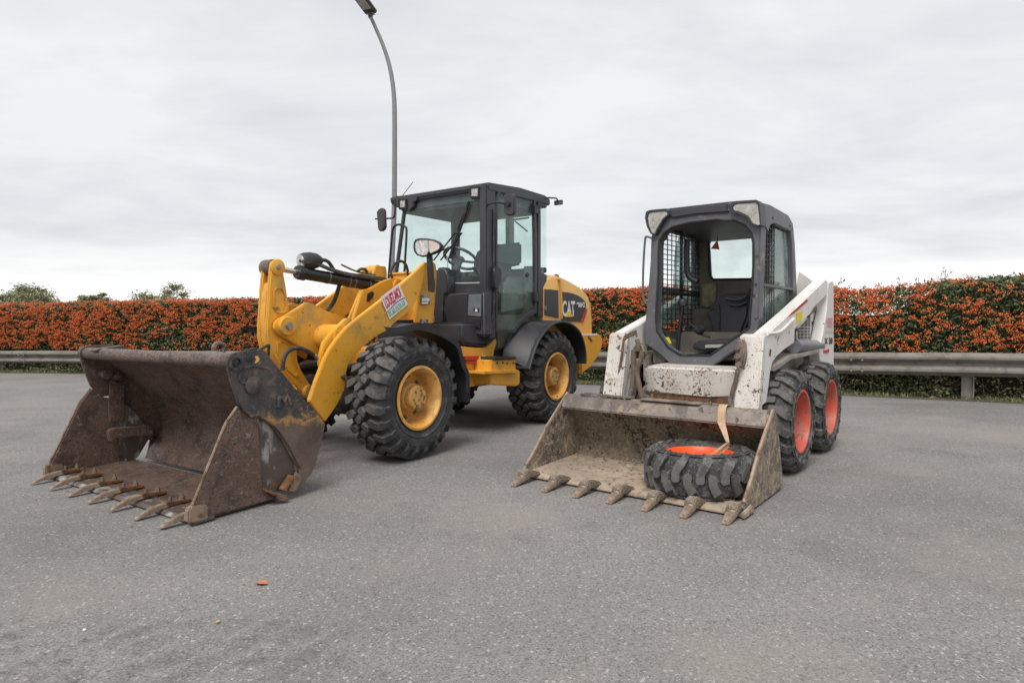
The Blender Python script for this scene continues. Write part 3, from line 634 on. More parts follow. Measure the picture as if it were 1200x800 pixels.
# --- wheels
RL, WLt = .4945, .40
def loader_rim():
    g = G(); # disc + barrel, outward +Y; rim flange at y=+.165
    g.lathe([(.176,.262),(.184,.258),(.186,.240),(.178,.232),(.150,.224),(.120,.212),(.050,.207),(.015,.202),(.005,.190),(.012,.120),(.012,.0001)],(0,0,0),(0,1,0),48); g.f = g.f[:-2]
    g.lathe([(-.176,.262),(-.184,.258),(-.178,.232),(-.12,.212),(-.01,.205),(-.01,.0001)],(0,0,0),(0,1,0),48); g.f = g.f[:-2]
    return g
rim0 = loader_rim().build('wheel', M_yel2, WL, bevel=0, ang=50)
ty0 = tyre(RL, WLt, .255, lugs_loader, .042, .016).build('tyre', M_rubL, rim0, bevel=0, ang=28)
g = G(); g.lathe([(.0,.145),(.025,.140),(.03,.124),(.075,.122),(.095,.112),(.10,.101),(.145,.099),(.160,.091),(.164,.0001)],(0,0,0),(0,1,0),32); g.f = g.f[:-1]; hub0 = g.build('hub', M_hub, rim0, bevel=0, ang=30)
g = G()
for i in range(8):
    a = i*math.pi/4+.2; g.lathe([(.010,.020),(.022,.020),(.024,.013),(.042,.012)],(.168*math.cos(a),0,.168*math.sin(a)),(0,1,0),6)
for i in range(6):
    a = i*math.pi/3; g.cyl((.062*math.cos(a),.162,.062*math.sin(a)),(.062*math.cos(a),.170,.062*math.sin(a)),.009,n=6)
nut0 = tag(g.build('wheel_nuts', M_pin, rim0, bevel=0), kind='stuff')
vc = .7; rim0.matrix_local = yaxis_place(0,vc-.01,RL,1,.1)
for (u,v,s,sp_) in ((-2.178,vc-.01,1,.9),(0,-vc+.01,-1,.5),(-2.178,-vc+.01,-1,2.0)):
    r = inst(rim0, WL, yaxis_place(u,v,RL,s,sp_))
    for c in (ty0,hub0,nut0): k = inst(c, r)
# --- bucket
BW = .9465
bs = G()
mold = catmull([V(1.64,0,.885),V(1.50,0,.78),(1.33,0,.62),(1.19,0,.46),(1.13,0,.32),(1.16,0,.20),(1.235,0,.11),(1.275,0,.035)],4)
mold = [Vector((p[0],-BW+.02,p[2])) for p in mold]
bs.sheet(mold, (0,2*BW-.04,0), .014)
bucket = bs.build('bucket', M_stl, WL, bevel=.003)
tag(bucket, 'brown worn multi-purpose loader bucket with open jaws')
ZS = lambda pts: Z(20,380,3.076,pts)
dk = ZS([(758,118),(776,104),(800,98),(845,95),(885,92),(897,97),(912,118),(965,185),(1035,268),(1108,352),(1110,362),(1100,420),(1078,500),(1058,545),(1012,592),(1024,520),(1006,490),(982,440),(958,402),(930,368),(903,348),(872,330),(845,334),(815,310),(798,282),(786,245),(775,215),(762,165)])
dkp = L('v', BW+.008, dk)
for s in (1,-1):
    g = G(); P = [V(p.x, s*(BW+.008), p.z) for p in dkp]; g.prism(P, (0,-s*.022,0)); g.build('side_plate', M_sideplate if s > 0 else M_stl, bucket, bevel=.003)
    # clamshell side
    cs_ = L('v', BW-.006, ZS([(797,298),(812,312),(842,336),(870,338),(876,420),(884,520),(888,592),(935,628),(690,692),(640,700),(638,650),(745,382),(757,355)]))
    g = G(); P = [V(p.x, s*(BW-.016), max(p.z,.022)) for p in cs_]; g.prism(P, (0,-s*.02,0)); g.build('jaw_side', M_stl, bucket, bevel=.003)
    # raised wear strip along its front edge
    st = L('v', BW-.006, ZS([(796,297),(758,352),(745,380),(636,650),(688,646),(768,395),(772,375),(786,352),(806,318)]))
    g = G(); P = [V(p.x, s*(BW-.016), max(p.z,.03)) for p in st]; g.prism(P, (0,s*.014,0)); g.build('wear_strip', M_stl, bucket, bevel=.004); g = G(); g.tube([V(p.x+.004,s*(BW-.010),max(p.z,.03)) for p in st[:4]],.008,6); g.build('worn_edge', M_edge, bucket, bevel=0)
    cu = L('v', BW-.006, ZS([(846,340),(872,336),(905,352),(935,382),(962,412),(988,458),(1008,496),(1026,524)]+([(1000,600),(972,604),(945,600),(938,624),(886,598)] if s > 0 else [(1000,520),(962,600),(938,624),(886,598)])+[(880,520),(872,420)]))
    g = G(); P = [V(p.x, s*(BW-.035), max(p.z,.03)) for p in cu]; g.prism(P, (0,-s*.03,0)); g.build('jaw_back', M_jaw, bucket, bevel=.006)
    # bottom corner adapter
    ad = L('v', BW, ZS([(615,668),(625,655),(680,645),(687,652),(688,700),(640,713),(612,714)]))
    g = G(); P = [V(p.x, s*(BW+.012), max(p.z,.006)) for p in ad]; g.prism(P, (0,-s*.05,0)); g.build('corner_adapter', M_edge, bucket, bevel=.008)
    g = G(); g.cyl((1.66,s*(BW-.03),.89),(1.66,s*(BW+.022),.89),.052,n=24); g.build('tube_boss', M_side, bucket, bevel=.004)
# foot bracket low at the rear of the near jaw and the lug behind it
q = L('v',BW,ZS([(890,595),(962,625)])); g = G(); g.bar(q[0]+V(0,.0,0),q[1]+V(0,.03,0),.07,.014); g.build('stop_plate', M_rust, bucket, bevel=.003)
q = L('v',BW-.01,ZS([(1000,530),(1024,545),(1000,600),(972,600)])); g = G(); g.prism(q,(0,.02,0)); g.build('stop_lug', M_edge, bucket, bevel=.004)
q = L('v',BW,ZS([(990,545),(955,598)])); g = G(); g.bar(q[0],q[1],.05,.03); g.build('stop_lug', M_rust, bucket, bevel=.005)
g = G(); g.lathe([(0,.043),(1.89,.043)],(1.66,-BW+.001,.89),(0,1,0),24); g.build('top_tube', M_stl, bucket, bevel=0)
g = G(); g.lathe([(0,.028),(.012,.026),(.012,.018),(-.03,.018),(-.03,.0001)],(1.66,BW+.022,.89),(0,1,0),20); g.f = g.f[:-2]; g.build('tube_hole', M_cylb, bucket, bevel=0)
# decorations on near dark plate
yb = BW+.008
for px, r, h_ in (((850,220),.055,.018),((838,124),.022,.004)):
    c = L('v',yb,ZS([px]))[0]; g = G(); g.lathe([(-.002,r),(h_*.7,r),(h_,r*.85),(h_,.0001)],c,(0,1,0),24); g.f = g.f[:-1]; g.build('pin_cover' if r > .03 else 'plate_hole', M_side if r > .03 else M_cylb, bucket, bevel=0)
q = L('v',yb+.001,ZS([(857,116),(866,113),(874,124),(868,136),(856,140),(862,128)])); g = G(); g.prism(q,(0,.002,0)); g.build('plate_slot', M_hood, bucket, bevel=0)
q = L('v',yb+.002,ZS([(845,205),(815,212),(800,195),(815,165),(850,150),(905,160)])); g = G(); g.tube(q,.007,6,4); g.build('weld_bead', M_side, bucket, bevel=0)
# emblem block: small raised square with a letter-like relief
q = L('v',yb,ZS([(932,258),(985,250),(992,290),(940,305)])); g = G(); g.prism(q,(0,.006,0)); g.build('emblem_plate', M_side, bucket, bevel=.003)
g = G(); w3 = L('v',yb+.008,ZS([(942,298),(947,262),(962,285),(974,258),(984,288)])); g.tube(w3,.011,6); g.build('emblem', M_side, bucket, bevel=0)
# floor, blade, teeth
g = G(); g.prism([V(1.37,-BW+.03,.050),V(1.86,-BW+.03,.030),V(1.86,-BW+.03,.010),V(1.37,-BW+.03,.022)],(0,2*BW-.06,0)); g.build('floor_plate', M_stl, bucket, bevel=.002)
g = G(); g.prism([V(1.80,-BW,.036),V(1.905,-BW,.032),V(1.925,-BW,.014),V(1.92,-BW,.006),V(1.80,-BW,.012)],(0,2*BW,0)); g.build('cutting_edge', M_jaw, bucket, bevel=.002)
def tooth_g(sc=1.0, L_=.26):
    g = G(); hw = .028*sc
    secs = [(-.13,.020,.026,.85),(-.05,.030,.050,1.0),(.0,.024,.052,1.0),(.06,.012,.042,.95),(L_-.13,.0,.012,.80),(L_-.115,-.002,.004,.70)]
    vs = []
    for x,z0,z1,k in secs: vs += [(x,-hw*k,z0),(x,hw*k,z0),(x,hw*k*.8,z1),(x,-hw*k*.8,z1)]
    f = [(0,1,2,3),tuple((len(secs)-1)*4+i for i in (3,2,1,0))]
    for i in range(len(secs)-1):
        for k in range(4): f.append((i*4+k,i*4+(k+1)%4,(i+1)*4+(k+1)%4,(i+1)*4+k))
    return g.add(vs,f)
t0 = tooth_g(.86).build('tooth', M_tooth, bucket, bevel=.006)
g = G(); g.prism([V(-.18,-.026,.030),V(-.18,-.026,.044),V(-.10,-.026,.052),V(-.03,-.026,.058),V(-.03,-.026,.030)],(0,.052,0)); b0 = g.build('tooth_adapter', M_rust, bucket, bevel=.004)
g = G(); g.cyl((-.135,0,.046),(-.135,0,.072),.014,n=6); g.cyl((-.135,0,.072),(-.135,0,.085),.008,n=8); g.cyl((-.062,0,.058),(-.062,0,.080),.009,n=6); n0_ = g.build('adapter_bolt', M_pin, bucket, bevel=0)
for i in range(7):
    v = -.855+i*.2855; mt = Matrix.Translation((1.915,v,.012+.004*math.sin(i*2.1))) @ Matrix.Rotation(.05*math.sin(i*1.7),4,'Z')
    for o in (t0,b0,n0_):
        if i == 0: o.matrix_local = mt
        else: inst(o, bucket, mt)
# inside far wall: hinge arm, stiffener step, knobs
g = G(); q = L('v',-BW+.05,ZS([(334,192),(348,205),(384,215),(380,345),(330,352),(326,300)])); g.prism(q,(0,.02,0)); g.build('hinge_arm', M_stl, bucket, bevel=.004)
g = G(); q = L('v',-BW+.06,ZS([(318,382),(340,372),(470,362),(478,395),(345,408),(324,420)])); g.prism(q,(0,.07,0)); g.build('stiffener', M_stl, bucket, bevel=.006)
g = G(); q = L('v',-BW+.08,ZS([(322,180),(352,188)])); g.cyl(q[0]-V(0,.05,0),q[0]+V(0,.03,0),.035,n=14); g.cyl(q[1]-V(0,.06,0),q[1]+V(0,.06,0),.022,n=12); g.build('hinge_knob', M_stl, bucket, bevel=.004)
# lifting eyes and hoses behind the top tube
q = L('v',.55,[(251,411),(251,407),(254,403),(259,403),(262,407),(261,412)]); g = G(); g.tube(q,.018,8,3); g.build('lifting_eye', M_stl, bucket, bevel=0)
q = L('v',-.75,Z(30,400,6.667,[(490,75),(520,58),(600,45),(720,30),(750,45),(780,70),(700,80),(560,80)])); g = G(); g.prism(q,(0,.10,0)); g.build('back_bracket', M_side, bucket, bevel=.01)
g = G()
g.tube([V(1.42,.70,.88),V(1.36,.74,.935),V(1.26,.70,.965),V(1.12,.5,.93),V(.95,.25,.85)],.010,6,5); g.tube([V(1.45,.5,.86),V(1.38,.56,.915),V(1.2,.5,.93),V(1.0,.3,.85)],.010,6,5); g.build('bucket_hose', M_hose, WL, bevel=0)
# quick coupler mass behind the bucket
g = G(); g.box((.93,0,.46),(.10,1.0,.40)); g.build('coupler', M_yel, WL, bevel=.02)
g = G(); g.box((1.03,0,.62),(.10,.7,.07)); g.box((1.0,0,.30),(.10,.9,.07)); builds(g,'coupler_frame', M_side, WL, bevel=.01)
# --- lift arms (plates at v = +-.4)
arm = Zt([(757,100),(700,155),(620,222),(540,285),(462,345),(430,372),(402,402),(378,432),(352,470),(332,508),(314,555),(292,612),(266,690),(300,740),(332,778),(360,740),(384,704),(402,670),(415,640),(424,600),(422,570),(432,530),(455,494),(500,455),(552,412),(600,388),(627,358),(700,298),(733,240),(749,180),(757,140)])
ap = L('v',.4,arm); arms = []
for s in (1,-1):
    g = G(); P = [V(p.x,s*.40,p.z) for p in ap]; g.prism(P,(0,-s*.045,0)); a_ = g.build('lift_arm', M_yel, WL, bevel=.006); arms.append(a_)
g = G(); c = L('v',.4,Z(290,370,8.89,[(985,625)]))[0]; g.cyl(c-V(0,.03,0),c+V(0,.028,0),.018,n=6); g.cyl(c+V(-.02,-.0,-.02),c+V(-.02,.035,-.02),.014,n=8); g.build('grease_bolt', M_pin, arms[0], bevel=.002)
# second flange seen inside the near arm's upper edge
fl = L('v',.345,Zt([(425,338),(462,345),(402,402),(352,470),(316,548),(312,520),(322,470),(330,440),(372,388)])); g = G(); g.prism(fl,(0,-.05,0)); g.build('inner_flange', M_yel, arms[0], bevel=.006)
# arm cross tube and yoke plates carrying the lever
ct = L('v',.2,[(388,392)])[0]
g = G(); g.cyl((ct.x,-.36,ct.z-.02),(ct.x,.36,ct.z-.02),.105,n=28); g.build('cross_tube', M_yel, WL, bevel=.004)
yk = Zt([(118,378),(122,355),(138,340),(170,322),(210,298),(248,273),(262,270),(280,276),(330,302),(400,330),(440,345),(425,372),(372,400),(345,430),(325,470),(318,515),(260,480),(200,445),(140,408),(125,395)])
yp = L('v',.115,yk)
for s in (1,-1):
    g = G(); P = [V(p.x,s*.115,p.z) for p in yp]; g.prism(P,(0,-s*.040,0)); g.build('yoke_plate', M_yel, WL, bevel=.006)
c = L('v',.115,Zt([(163,370)]))[0]; g = G(); g.lathe([(0,.075),(.030,.075),(.036,.068),(.036,.0001)],c,(0,1,0),28); g.f = g.f[:-1]; g.build('pin_boss', M_yel, WL, bevel=0)
g = G(); g.lathe([(0,.075),(.030,.075),(.036,.068),(.036,.0001)],(c.x,-.115,c.z),(0,-1,0),28); g.f = g.f[:-1]; g.build('pin_boss', M_yel, WL, bevel=0)
g = G(); g.cyl(c+V(0,.03,0),c+V(0,.055,0),.030,n=20); g.build('pin_head', M_bolt, WL, bevel=.004)
# bell crank lever
lv = Zt([(101,108),(108,92),(127,88),(146,94),(154,112),(153,132),(160,170),(170,230),(178,290),(182,350),(186,400),(200,440),(212,472),(216,520),(232,560),(256,600),(276,628),(272,660),(252,676),(232,662),(200,622),(165,578),(140,540),(112,500),(92,460),(82,410),(84,350),(88,290),(92,210),(98,150)])
lp2 = L('v',.067,lv)
lever = None
for s in (1,-1):
    g = G(); P = [V(p.x,s*.067,p.z-(0 if s > 0 else .004)) for p in lp2]; g.prism(P,(0,-s*.036,0)); o = g.build('lever', M_yel, WL, bevel=.010, seg=3)
    lever = lever or o
# web joining the two cheeks, with scooped recesses left between
g = G(); web = L('v',.067,Zt([(101,185),(150,190),(172,300),(180,400),(205,470),(222,560),(200,612),(150,545),(108,486),(89,420),(88,330),(94,230)])); web = [V(p.x,.035,p.z) for p in web]; g.prism(web,(0,-.07,0)); g.build('lever_web', M_yel, lever, bevel=.01)
# recess panels on near cheek
rc = L('v',.068,Zt([(108,220),(120,205),(145,205),(158,230),(166,290),(160,312),(140,318),(118,312),(108,285)])); g = G(); g.ring(rc,[ (p-sum(rc,Vector())/len(rc))*.86+sum(rc,Vector())/len(rc) for p in rc],(0,.010,0)); g.build('cheek_rib', M_yel, lever, bevel=.004)
rc = L('v',.068,Zt([(122,440),(140,425),(170,440),(188,470),(196,530),(215,580),(205,590),(170,560),(140,520),(124,480)])); g = G(); g.ring(rc,[ (p-sum(rc,Vector())/len(rc))*.86+sum(rc,Vector())/len(rc) for p in rc],(0,.010,0)); g.build('cheek_rib', M_yel, lever, bevel=.004)
tp = L('v',.067,Zt([(127,120)]))[0]
g = G(); g.cyl((tp.x,-.082,tp.z),(tp.x,.034,tp.z),.064,n=24); g.build('lever_bushing', M_pin, lever, bevel=.004)
g = G(); g.lathe([(0,.062),(.012,.062),(.016,.056),(.016,.0001)],(tp.x,.067,tp.z),(0,1,0),28); g.f = g.f[:-1]; g.build('pin_cap', M_yel, lever, bevel=0)
g = G(); g.cyl((tp.x,.075,tp.z),(tp.x,.094,tp.z),.020,n=16); g.build('pin_bolt', M_bolt, lever, bevel=.003)
bp_ = L('v',.067,Zt([(258,650)]))[0]; g = G(); g.cyl((bp_.x,-.10,bp_.z),(bp_.x,.10,bp_.z),.055,n=24); g.build('lower_pin', M_yel, lever, bevel=.006)
g = G(); g.bar((bp_.x,0,bp_.z),(1.02,0,bp_.z-.05),.09,.10); g.build('bucket_link', M_yel, WL, bevel=.012)
# tilt cylinder
cA, cB, cC = V(tp.x,0,tp.z), L('v',0,[(350,321)])[0], L('v',0,[(455,338)])[0]
ax = (cC-cA).normalized(); L2 = (cC-cA).length
g = G(); g.cyl(cA, cA+ax*(L2*.5), .022, n=18); tc0 = g.build('cylinder_rod', M_steelrod, WL, bevel=0)
s0 = (cB-cA).dot(ax); g = G(); g.lathe([(s0-.02,.052),(s0,.060),(s0+.05,.060),(s0+.055,.050),(L2-.03,.050),(L2+.03,.045)],cA,ax,24); tcb = g.build('tilt_cylinder', M_cylb, WL, bevel=0, ang=30)
g = G()
for k in (.28,.50,.56,.73,.79):
    q = cA+ax*(s0+(L2-s0)*k); g.lathe([(0,.053),(.012,.053),(.012,.051)],q,ax,20)
tag(g.build('hose_clamp', M_pin, tcb, bevel=0), kind='stuff')
g = G()
up = V(0,0,1)
for dy, dz, r in ((.03,.058,.016),(-.01,.066,.013),(.05,.045,.012)):
    g.tube([cA+ax*(s0+.02)+V(0,dy,dz+.03),cA+ax*(s0+.12)+V(0,dy,dz+.045),cA+ax*(s0+.30)+V(0,dy,dz+.012),cA+ax*(s0+.5)+V(0,dy,dz),cA+ax*(s0+.75)+V(0,dy,dz+.01),cC+V(.05,dy,dz+.02),cC+V(-.12,dy,.0)],r,8,5)
g.tube([cA+ax*(s0+.42)+V(0,.0,-.05),cA+ax*(s0+.40)+V(0,-.06,-.20),cA+ax*(s0+.32)+V(0,-.10,-.32),cA+ax*(s0+.28)+V(0,-.14,-.42)],.018,8,5)
g.build('hydraulic_hose', M_hose, tcb, bevel=0)
q = L('v',.05,Z(380,290,8.89,[(345,250),(380,225),(420,225),(450,260)])); g = G(); g.tube(q,.012,6,4); q = L('v',.0,[(460,328),(458,318),(463,309),(470,306),(476,311),(479,325)]); g.tube(q,.014,6,4); builds(g,'hydraulic_hose', M_hose, tcb, bevel=0)
g = G(); q = L('v',-.1,[(400,310),(418,318),(440,322)]); g.tube(q,.009,6,3); g.build('grease_line', M_pin, tcb, bevel=0)
q = L('v',.3,Z(290,370,8.89,[(368,570),(368,520),(385,430),(430,365),(500,335),(580,345),(660,385),(730,440)])); g = G(); g.tube(q,.016,10,4); g.build('bucket_hose', M_hose, WL, bevel=0)
g = G(); q = L('v',.3,Z(290,370,8.89,[(690,405),(765,470)])); g.cyl(q[0],q[1],.017,n=10); g.build('hose_fitting', M_bolt, WL, bevel=.002)
# yellow rear pins and tower brackets
q = L('v',-.42,[(437,318)])[0]; g = G(); g.cyl(q-V(0,.05,0),q+V(0,.08,0),.062,n=20); g.build('pin_boss', M_yel, WL, bevel=.006)
g = G(); g.cyl((cC.x-.02,-.10,cC.z+.02),(cC.x-.02,.12,cC.z+.02),.062,n=22); g.build('pin_boss', M_yel, WL, bevel=.006)
q = L('v',.1,Z(380,290,8.89,[(615,350),(700,320),(780,325),(830,350),(760,420),(700,560),(480,740),(300,760),(400,440),(470,430)])); g = G(); g.prism(q,(0,-.04,0)); g.build('tower_bracket', M_yel, WL, bevel=.006)
q = L('v',-.12,Z(380,290,8.89,[(390,440),(520,440),(600,500),(560,600),(300,800),(240,800)])); g = G(); g.prism(q,(0,-.04,0)); g.build('tower_bracket', M_yel, WL, bevel=.006)
q = L('v',.102,Z(380,290,8.89,[(450,480),(495,455),(515,470),(505,520),(465,565),(440,560)])); g = G(); g.prism(q,(0,.004,0)); g.build('bracket_slot', M_cylb, WL, bevel=0)
# lift cylinder under the arms, front frame and axle
g = G(); g.cyl((-.45,.27,.75),(.40,.27,.70),.05,n=18); g.cyl((-.45,-.27,.75),(.40,-.27,.70),.05,n=18); builds(g,'lift_cylinder', M_cylb, WL, bevel=.004)
g = G(); g.box((-.30,0,.66),(.55,.5,.42)); g.box((-.75,0,.66),(.7,.40,.34)); builds(g,'front_frame', M_yel, WL, bevel=.02)
g = G(); g.cyl((0,-.56,.4945),(0,.56,.4945),.13,n=20); g.cyl((-2.178,-.56,.4945),(-2.178,.56,.4945),.13,n=20); g.lathe([(0,.12),(.1,.2),(.25,.2),(.35,.12)],(0,-.17,.4945),(0,1,0),20); builds(g,'axle', M_side, WL, bevel=.006)
# front tower (carries arm pivot, headlight)
Zc = lambda pts: Z(460,300,8,pts)
tw = L('v',.345,Zc([(312,60),(400,62),(408,80),(416,140),(412,250),(398,450),(382,632),(215,625),(240,470),(256,330),(252,310),(275,190)]))
for s in (1,-1):
    g = G(); P = [V(p.x,s*.345,p.z) for p in tw]; g.prism(P,(0,-s*.035,0)); g.build('tower_plate', M_yel, WL, bevel=.006)
q = L('v',.345,Zc([(395,130),(416,140),(412,250),(398,450),(386,600)])); g = G(); g.sheet(q,(0,-.6,0),.02); g.build('tower_crossplate', M_yel, WL, bevel=.003)
q = L('v',.36,Zc([(270,365),(350,362),(348,450),(270,455)])); g = G(); g.prism(q,(0,.003,0)); dc = g.build('data_plate', M_sgry, WL, bevel=0)
q = L('v',.364,Zc([(275,395),(345,395),(345,420),(275,422)])); g = G(); g.prism(q,(0,.002,0)); q = L('v',.364,Zc([(275,432),(332,430),(332,447),(275,449)])); g.prism(q,(0,.002,0)); g.build('plate_print', M_swht, dc, bevel=0)
q = L('v',.36,Zc([(262,590),(330,585),(332,630),(262,632)])); g = G(); g.prism(q,(0,.003,0)); g.build('small_sticker', M_sgry, WL, bevel=0)
# headlight
q = L('u',-.6,Zc([(314,-10),(358,-10),(376,215),(382,240),(378,342),(328,330),(322,180)])); g = G(); g.prism(q,(-.03,0,0)); hl = g.build('headlight_bracket', M_blk, WL, bevel=.005)
Zh = lambda pts: Z(430,205,8,pts)
ho = [(432,680),(436,630),(450,605),(490,592),(560,594),(620,604),(672,628),(692,650),(690,690),(670,712),(620,735),(565,762),(510,768),(465,752),(440,720)]
hc_ = (560,680); q = L('u',-.575,Zh(ho)); qi = L('u',-.57,Zh([(hc_[0]+(a-hc_[0])*.90,hc_[1]+(b-hc_[1])*.86) for a,b in ho]))
cen = sum(q,Vector())/len(q)
g = G(); g.ring(q,qi,(-.03,0,0)); nq = len(q); bkp = [cen+V(-.15,0,0)+(p-cen)*.55 for p in q]; g.add([p-V(.028,0,0) for p in q]+bkp,[(i,(i+1)%nq,nq+(i+1)%nq,nq+i) for i in range(nq)]+[tuple(range(nq,2*nq))]); hous = g.build('headlight', M_blk, WL, bevel=.004)
g = G(); a_ = L('u',-.578,Zh([(455,620),(500,602),(570,606),(582,700),(560,752),(510,758),(468,742),(446,700),(444,655)])); g.prism(a_,(-.01,0,0)); g.build('lens', M_lens, hous, bevel=.004)
g = G(); a_ = L('u',-.578,Zh([(574,608),(620,614),(665,636),(684,655),(682,688),(662,705),(600,735),(586,730)])); g.prism(a_,(-.01,0,0)); g.build('indicator_lens', M_amb, hous, bevel=.004)
g = G(); q = Zh([(545,680)]); c = L('u',-.62,[(499,290)])[0]; g.build('lamp_stub', M_blk, hous) if False else None
# displaced right headlight lying on the cylinder
c = L('v',-.02,[(357,307)])[0]+V(0,0,.0)
g = G(); g.lathe([(.0,.062),(.03,.072),(.09,.074),(.15,.060),(.19,.03),(.2,.0001)],c+V(.04,0,0),(-1,.15,.12),20); g.f = g.f[:-1]; hr = g.build('headlight', M_blk, WL, bevel=0)
g = G(); g.lathe([(-.006,.0001),(-.004,.045),(.0,.060)],c+V(.04,0,0),(-1,.15,.12),20); g.f = g.f[1:-1]; g.build('lens', M_lens, hr, bevel=0)
g = G(); g.tube([c+V(-.15,.0,.03),c+V(-.24,.0,.02),c+V(-.33,0,-.07),c+V(-.45,0,-.10)],.016,8,4); g.bar(c+V(.0,0,-.03),c+V(-.12,0,-.085),.03,.03); g.build('lamp_cable', M_hose, hr, bevel=0)
# sticker on the near arm
sp4 = L('v',.405,Z(380,290,8.89,[(585,520),(775,378),(868,590),(680,748)])); g = G(); g.prism(sp4,(0,.003,0)); stk = g.build('hire_sticker', M_swht, WL, bevel=0)
def text(s, name, mtl, parent, org, xdir, ydir, w, h, off=.004, shear=0, bold=.03):
    cu = bpy.data.curves.new(name,'FONT'); cu.body = s; cu.size = 1; cu.extrude = 0; cu.offset = bold
    to = bpy.data.objects.new(name, cu); COL.objects.link(to); bpy.context.view_layer.update()
    dg = bpy.context.evaluated_depsgraph_get(); me = bpy.data.meshes.new_from_object(to.evaluated_get(dg)); bpy.data.objects.remove(to)
    co = np.array([v.co[:] for v in me.vertices]); mn_, mx_ = co.min(0), co.max(0); xd = Vector(xdir).normalized(); yd = Vector(ydir).normalized(); nz = xd.cross(yd)
    for v in me.vertices:
        x = (v.co.x-mn_[0])/(mx_[0]-mn_[0])*w; y = (v.co.y-mn_[1])/(mx_[1]-mn_[1])*h
        v.co = Vector(org)+xd*(x+shear*y)+yd*y+nz*off
    me.materials.clear(); me.materials.append(mtl); o = bpy.data.objects.new(name, me); COL.objects.link(o); o.parent = parent; return o
bl, tl, tr, br_ = sp4[0], sp4[1], sp4[2], sp4[3]
# sticker corners: left, top, right, bottom -> text runs from left-bottom edge up to the right
A_, B_, C_, D_ = sp4[0], sp4[1], sp4[2], sp4[3]     # A left, B top, C right, D bottom
xd = (B_-A_); yd = (A_-D_); W_ = xd.length; Hh = yd.length
lt = D_+V(0,.004,0)
def SP(a, b): return lt+(C_-D_)*a+(A_-D_)*b
text('LOUEZ-MOI','sticker_lettering',M_sred,stk,SP(.06,.44),(C_-D_),(A_-D_),W_*.86,Hh*.46,0,bold=.045)
text('01.60.23.53.53','sticker_number',M_sgrn,stk,SP(.04,.06),(C_-D_),(A_-D_),W_*.88,Hh*.22,0)
g = G(); g.tube([SP(.03,.33),SP(.4,.39),SP(.7,.39),SP(.97,.33)],.004,5,4); g.build('sticker_swoosh', M_sblu, stk, bevel=0)

# --- front fender
ff = L('v',.90,Z(390,370,4.447,[(274,58),(330,60),(420,42),(470,45),(540,66),(600,95),(650,132),(668,165),(680,215),(694,262),(712,310),(713,450)]))
fc = catmull(ff, 3); nf = len(fc)
for s in (1,-1):
    g = G(); vi = [.90-.36*min(1,max(0,(i/nf-.10)/.28))**.7 for i in range(nf)]; vs = []
    for p, a in zip(fc,vi): vs += [V(p.x,s*.90,p.z),V(p.x,s*min(a,.885),p.z+.004)]
    n0 = len(vs); vs += [v_-V(0,0,.010) if i//2 < nf*.75 else v_-V(-.010,0,0) for i, v_ in enumerate(vs)]
    f = [(2*i,2*i+2,2*i+3,2*i+1) for i in range(nf-1)]+[(n0+2*i,n0+2*i+1,n0+2*i+3,n0+2*i+2) for i in range(nf-1)]+[(2*i,n0+2*i,n0+2*i+2,2*i+2) for i in range(nf-1)]+[(2*i+1,2*i+3,n0+2*i+3,n0+2*i+1) for i in range(nf-1)]+[(0,1,n0+1,n0),(2*nf-2,n0+2*nf-2,n0+2*nf-1,2*nf-1)]
    g.add(vs,f); fo = g.build('front_fender', M_blk, WL, bevel=.002, seg=1)
    # down-turned outer skirt
    cx, cz = 0, .4945; k = [i for i in range(nf) if i < nf-1]; g = G(); A1 = [V(fc[i].x,s*.902,fc[i].z) for i in k]; B1 = []
    for i in k:
        d_ = V(cx-fc[i].x,0,cz-fc[i].z).normalized(); B1.append(V(fc[i].x,s*.902,fc[i].z)+(V(0,0,-1) if i < nf*.4 else d_)*.05*min(1,.3+i/4))
    g.prism(A1+B1[::-1],(0,-s*.008,0)); g.build('fender_skirt', M_blk, fo, bevel=0)
# --- rear fender
Zr = lambda pts: Z(590,370,6.15,pts)
ro = L('v',.90,Zr([(188,385),(202,330),(228,245),(255,180),(290,125),(330,80),(372,52),(425,42),(470,52),(515,80),(548,118),(570,170),(585,230),(592,290),(590,345)]))
for s in (1,-1):
    g = G(); g.sheet([V(p.x,s*.90,p.z) for p in ro],(0,-s*.30,0),-.014*1 if s > 0 else .014); rf = g.build('rear_fender', M_blk, WL, bevel=.003)
    g = G(); g.tube([V(p.x,s*.90,p.z) for p in ro],.014,6,2); g.build('fender_lip', M_blk, rf, bevel=0)
    inn = L('v',.645,Zr([(20,290),(30,235),(62,160),(100,105),(150,62),(200,40),(290,28),(420,60)])); g = G()
    g.prism([V(p.x,s*.61,p.z) for p in inn]+[V(-2.75,s*.61,1.0),V(-2.75,s*.61,.62),V(-2.2,s*.61,.60),V(-1.5,s*.61,.58)],(0,-s*.02,0)); g.build('fender_panel', M_blk, rf, bevel=.004)
g = G()
top_in = [V(p.x,.60,p.z) for p in inn[:7]]; top_out = [V(p.x,.90,p.z) for p in ro]
k1 = catmull(top_in,4); k2 = catmull(top_out[:8],4); mN = min(len(k1),len(k2)); g.add(k1[:mN]+[k2[int(i*(len(k2)-1)/(mN-1))] for i in range(mN)],[(i,i+1,mN+i+1,mN+i) for i in range(mN-1)]); g.build('fender_skin', M_blk, rf, bevel=0)
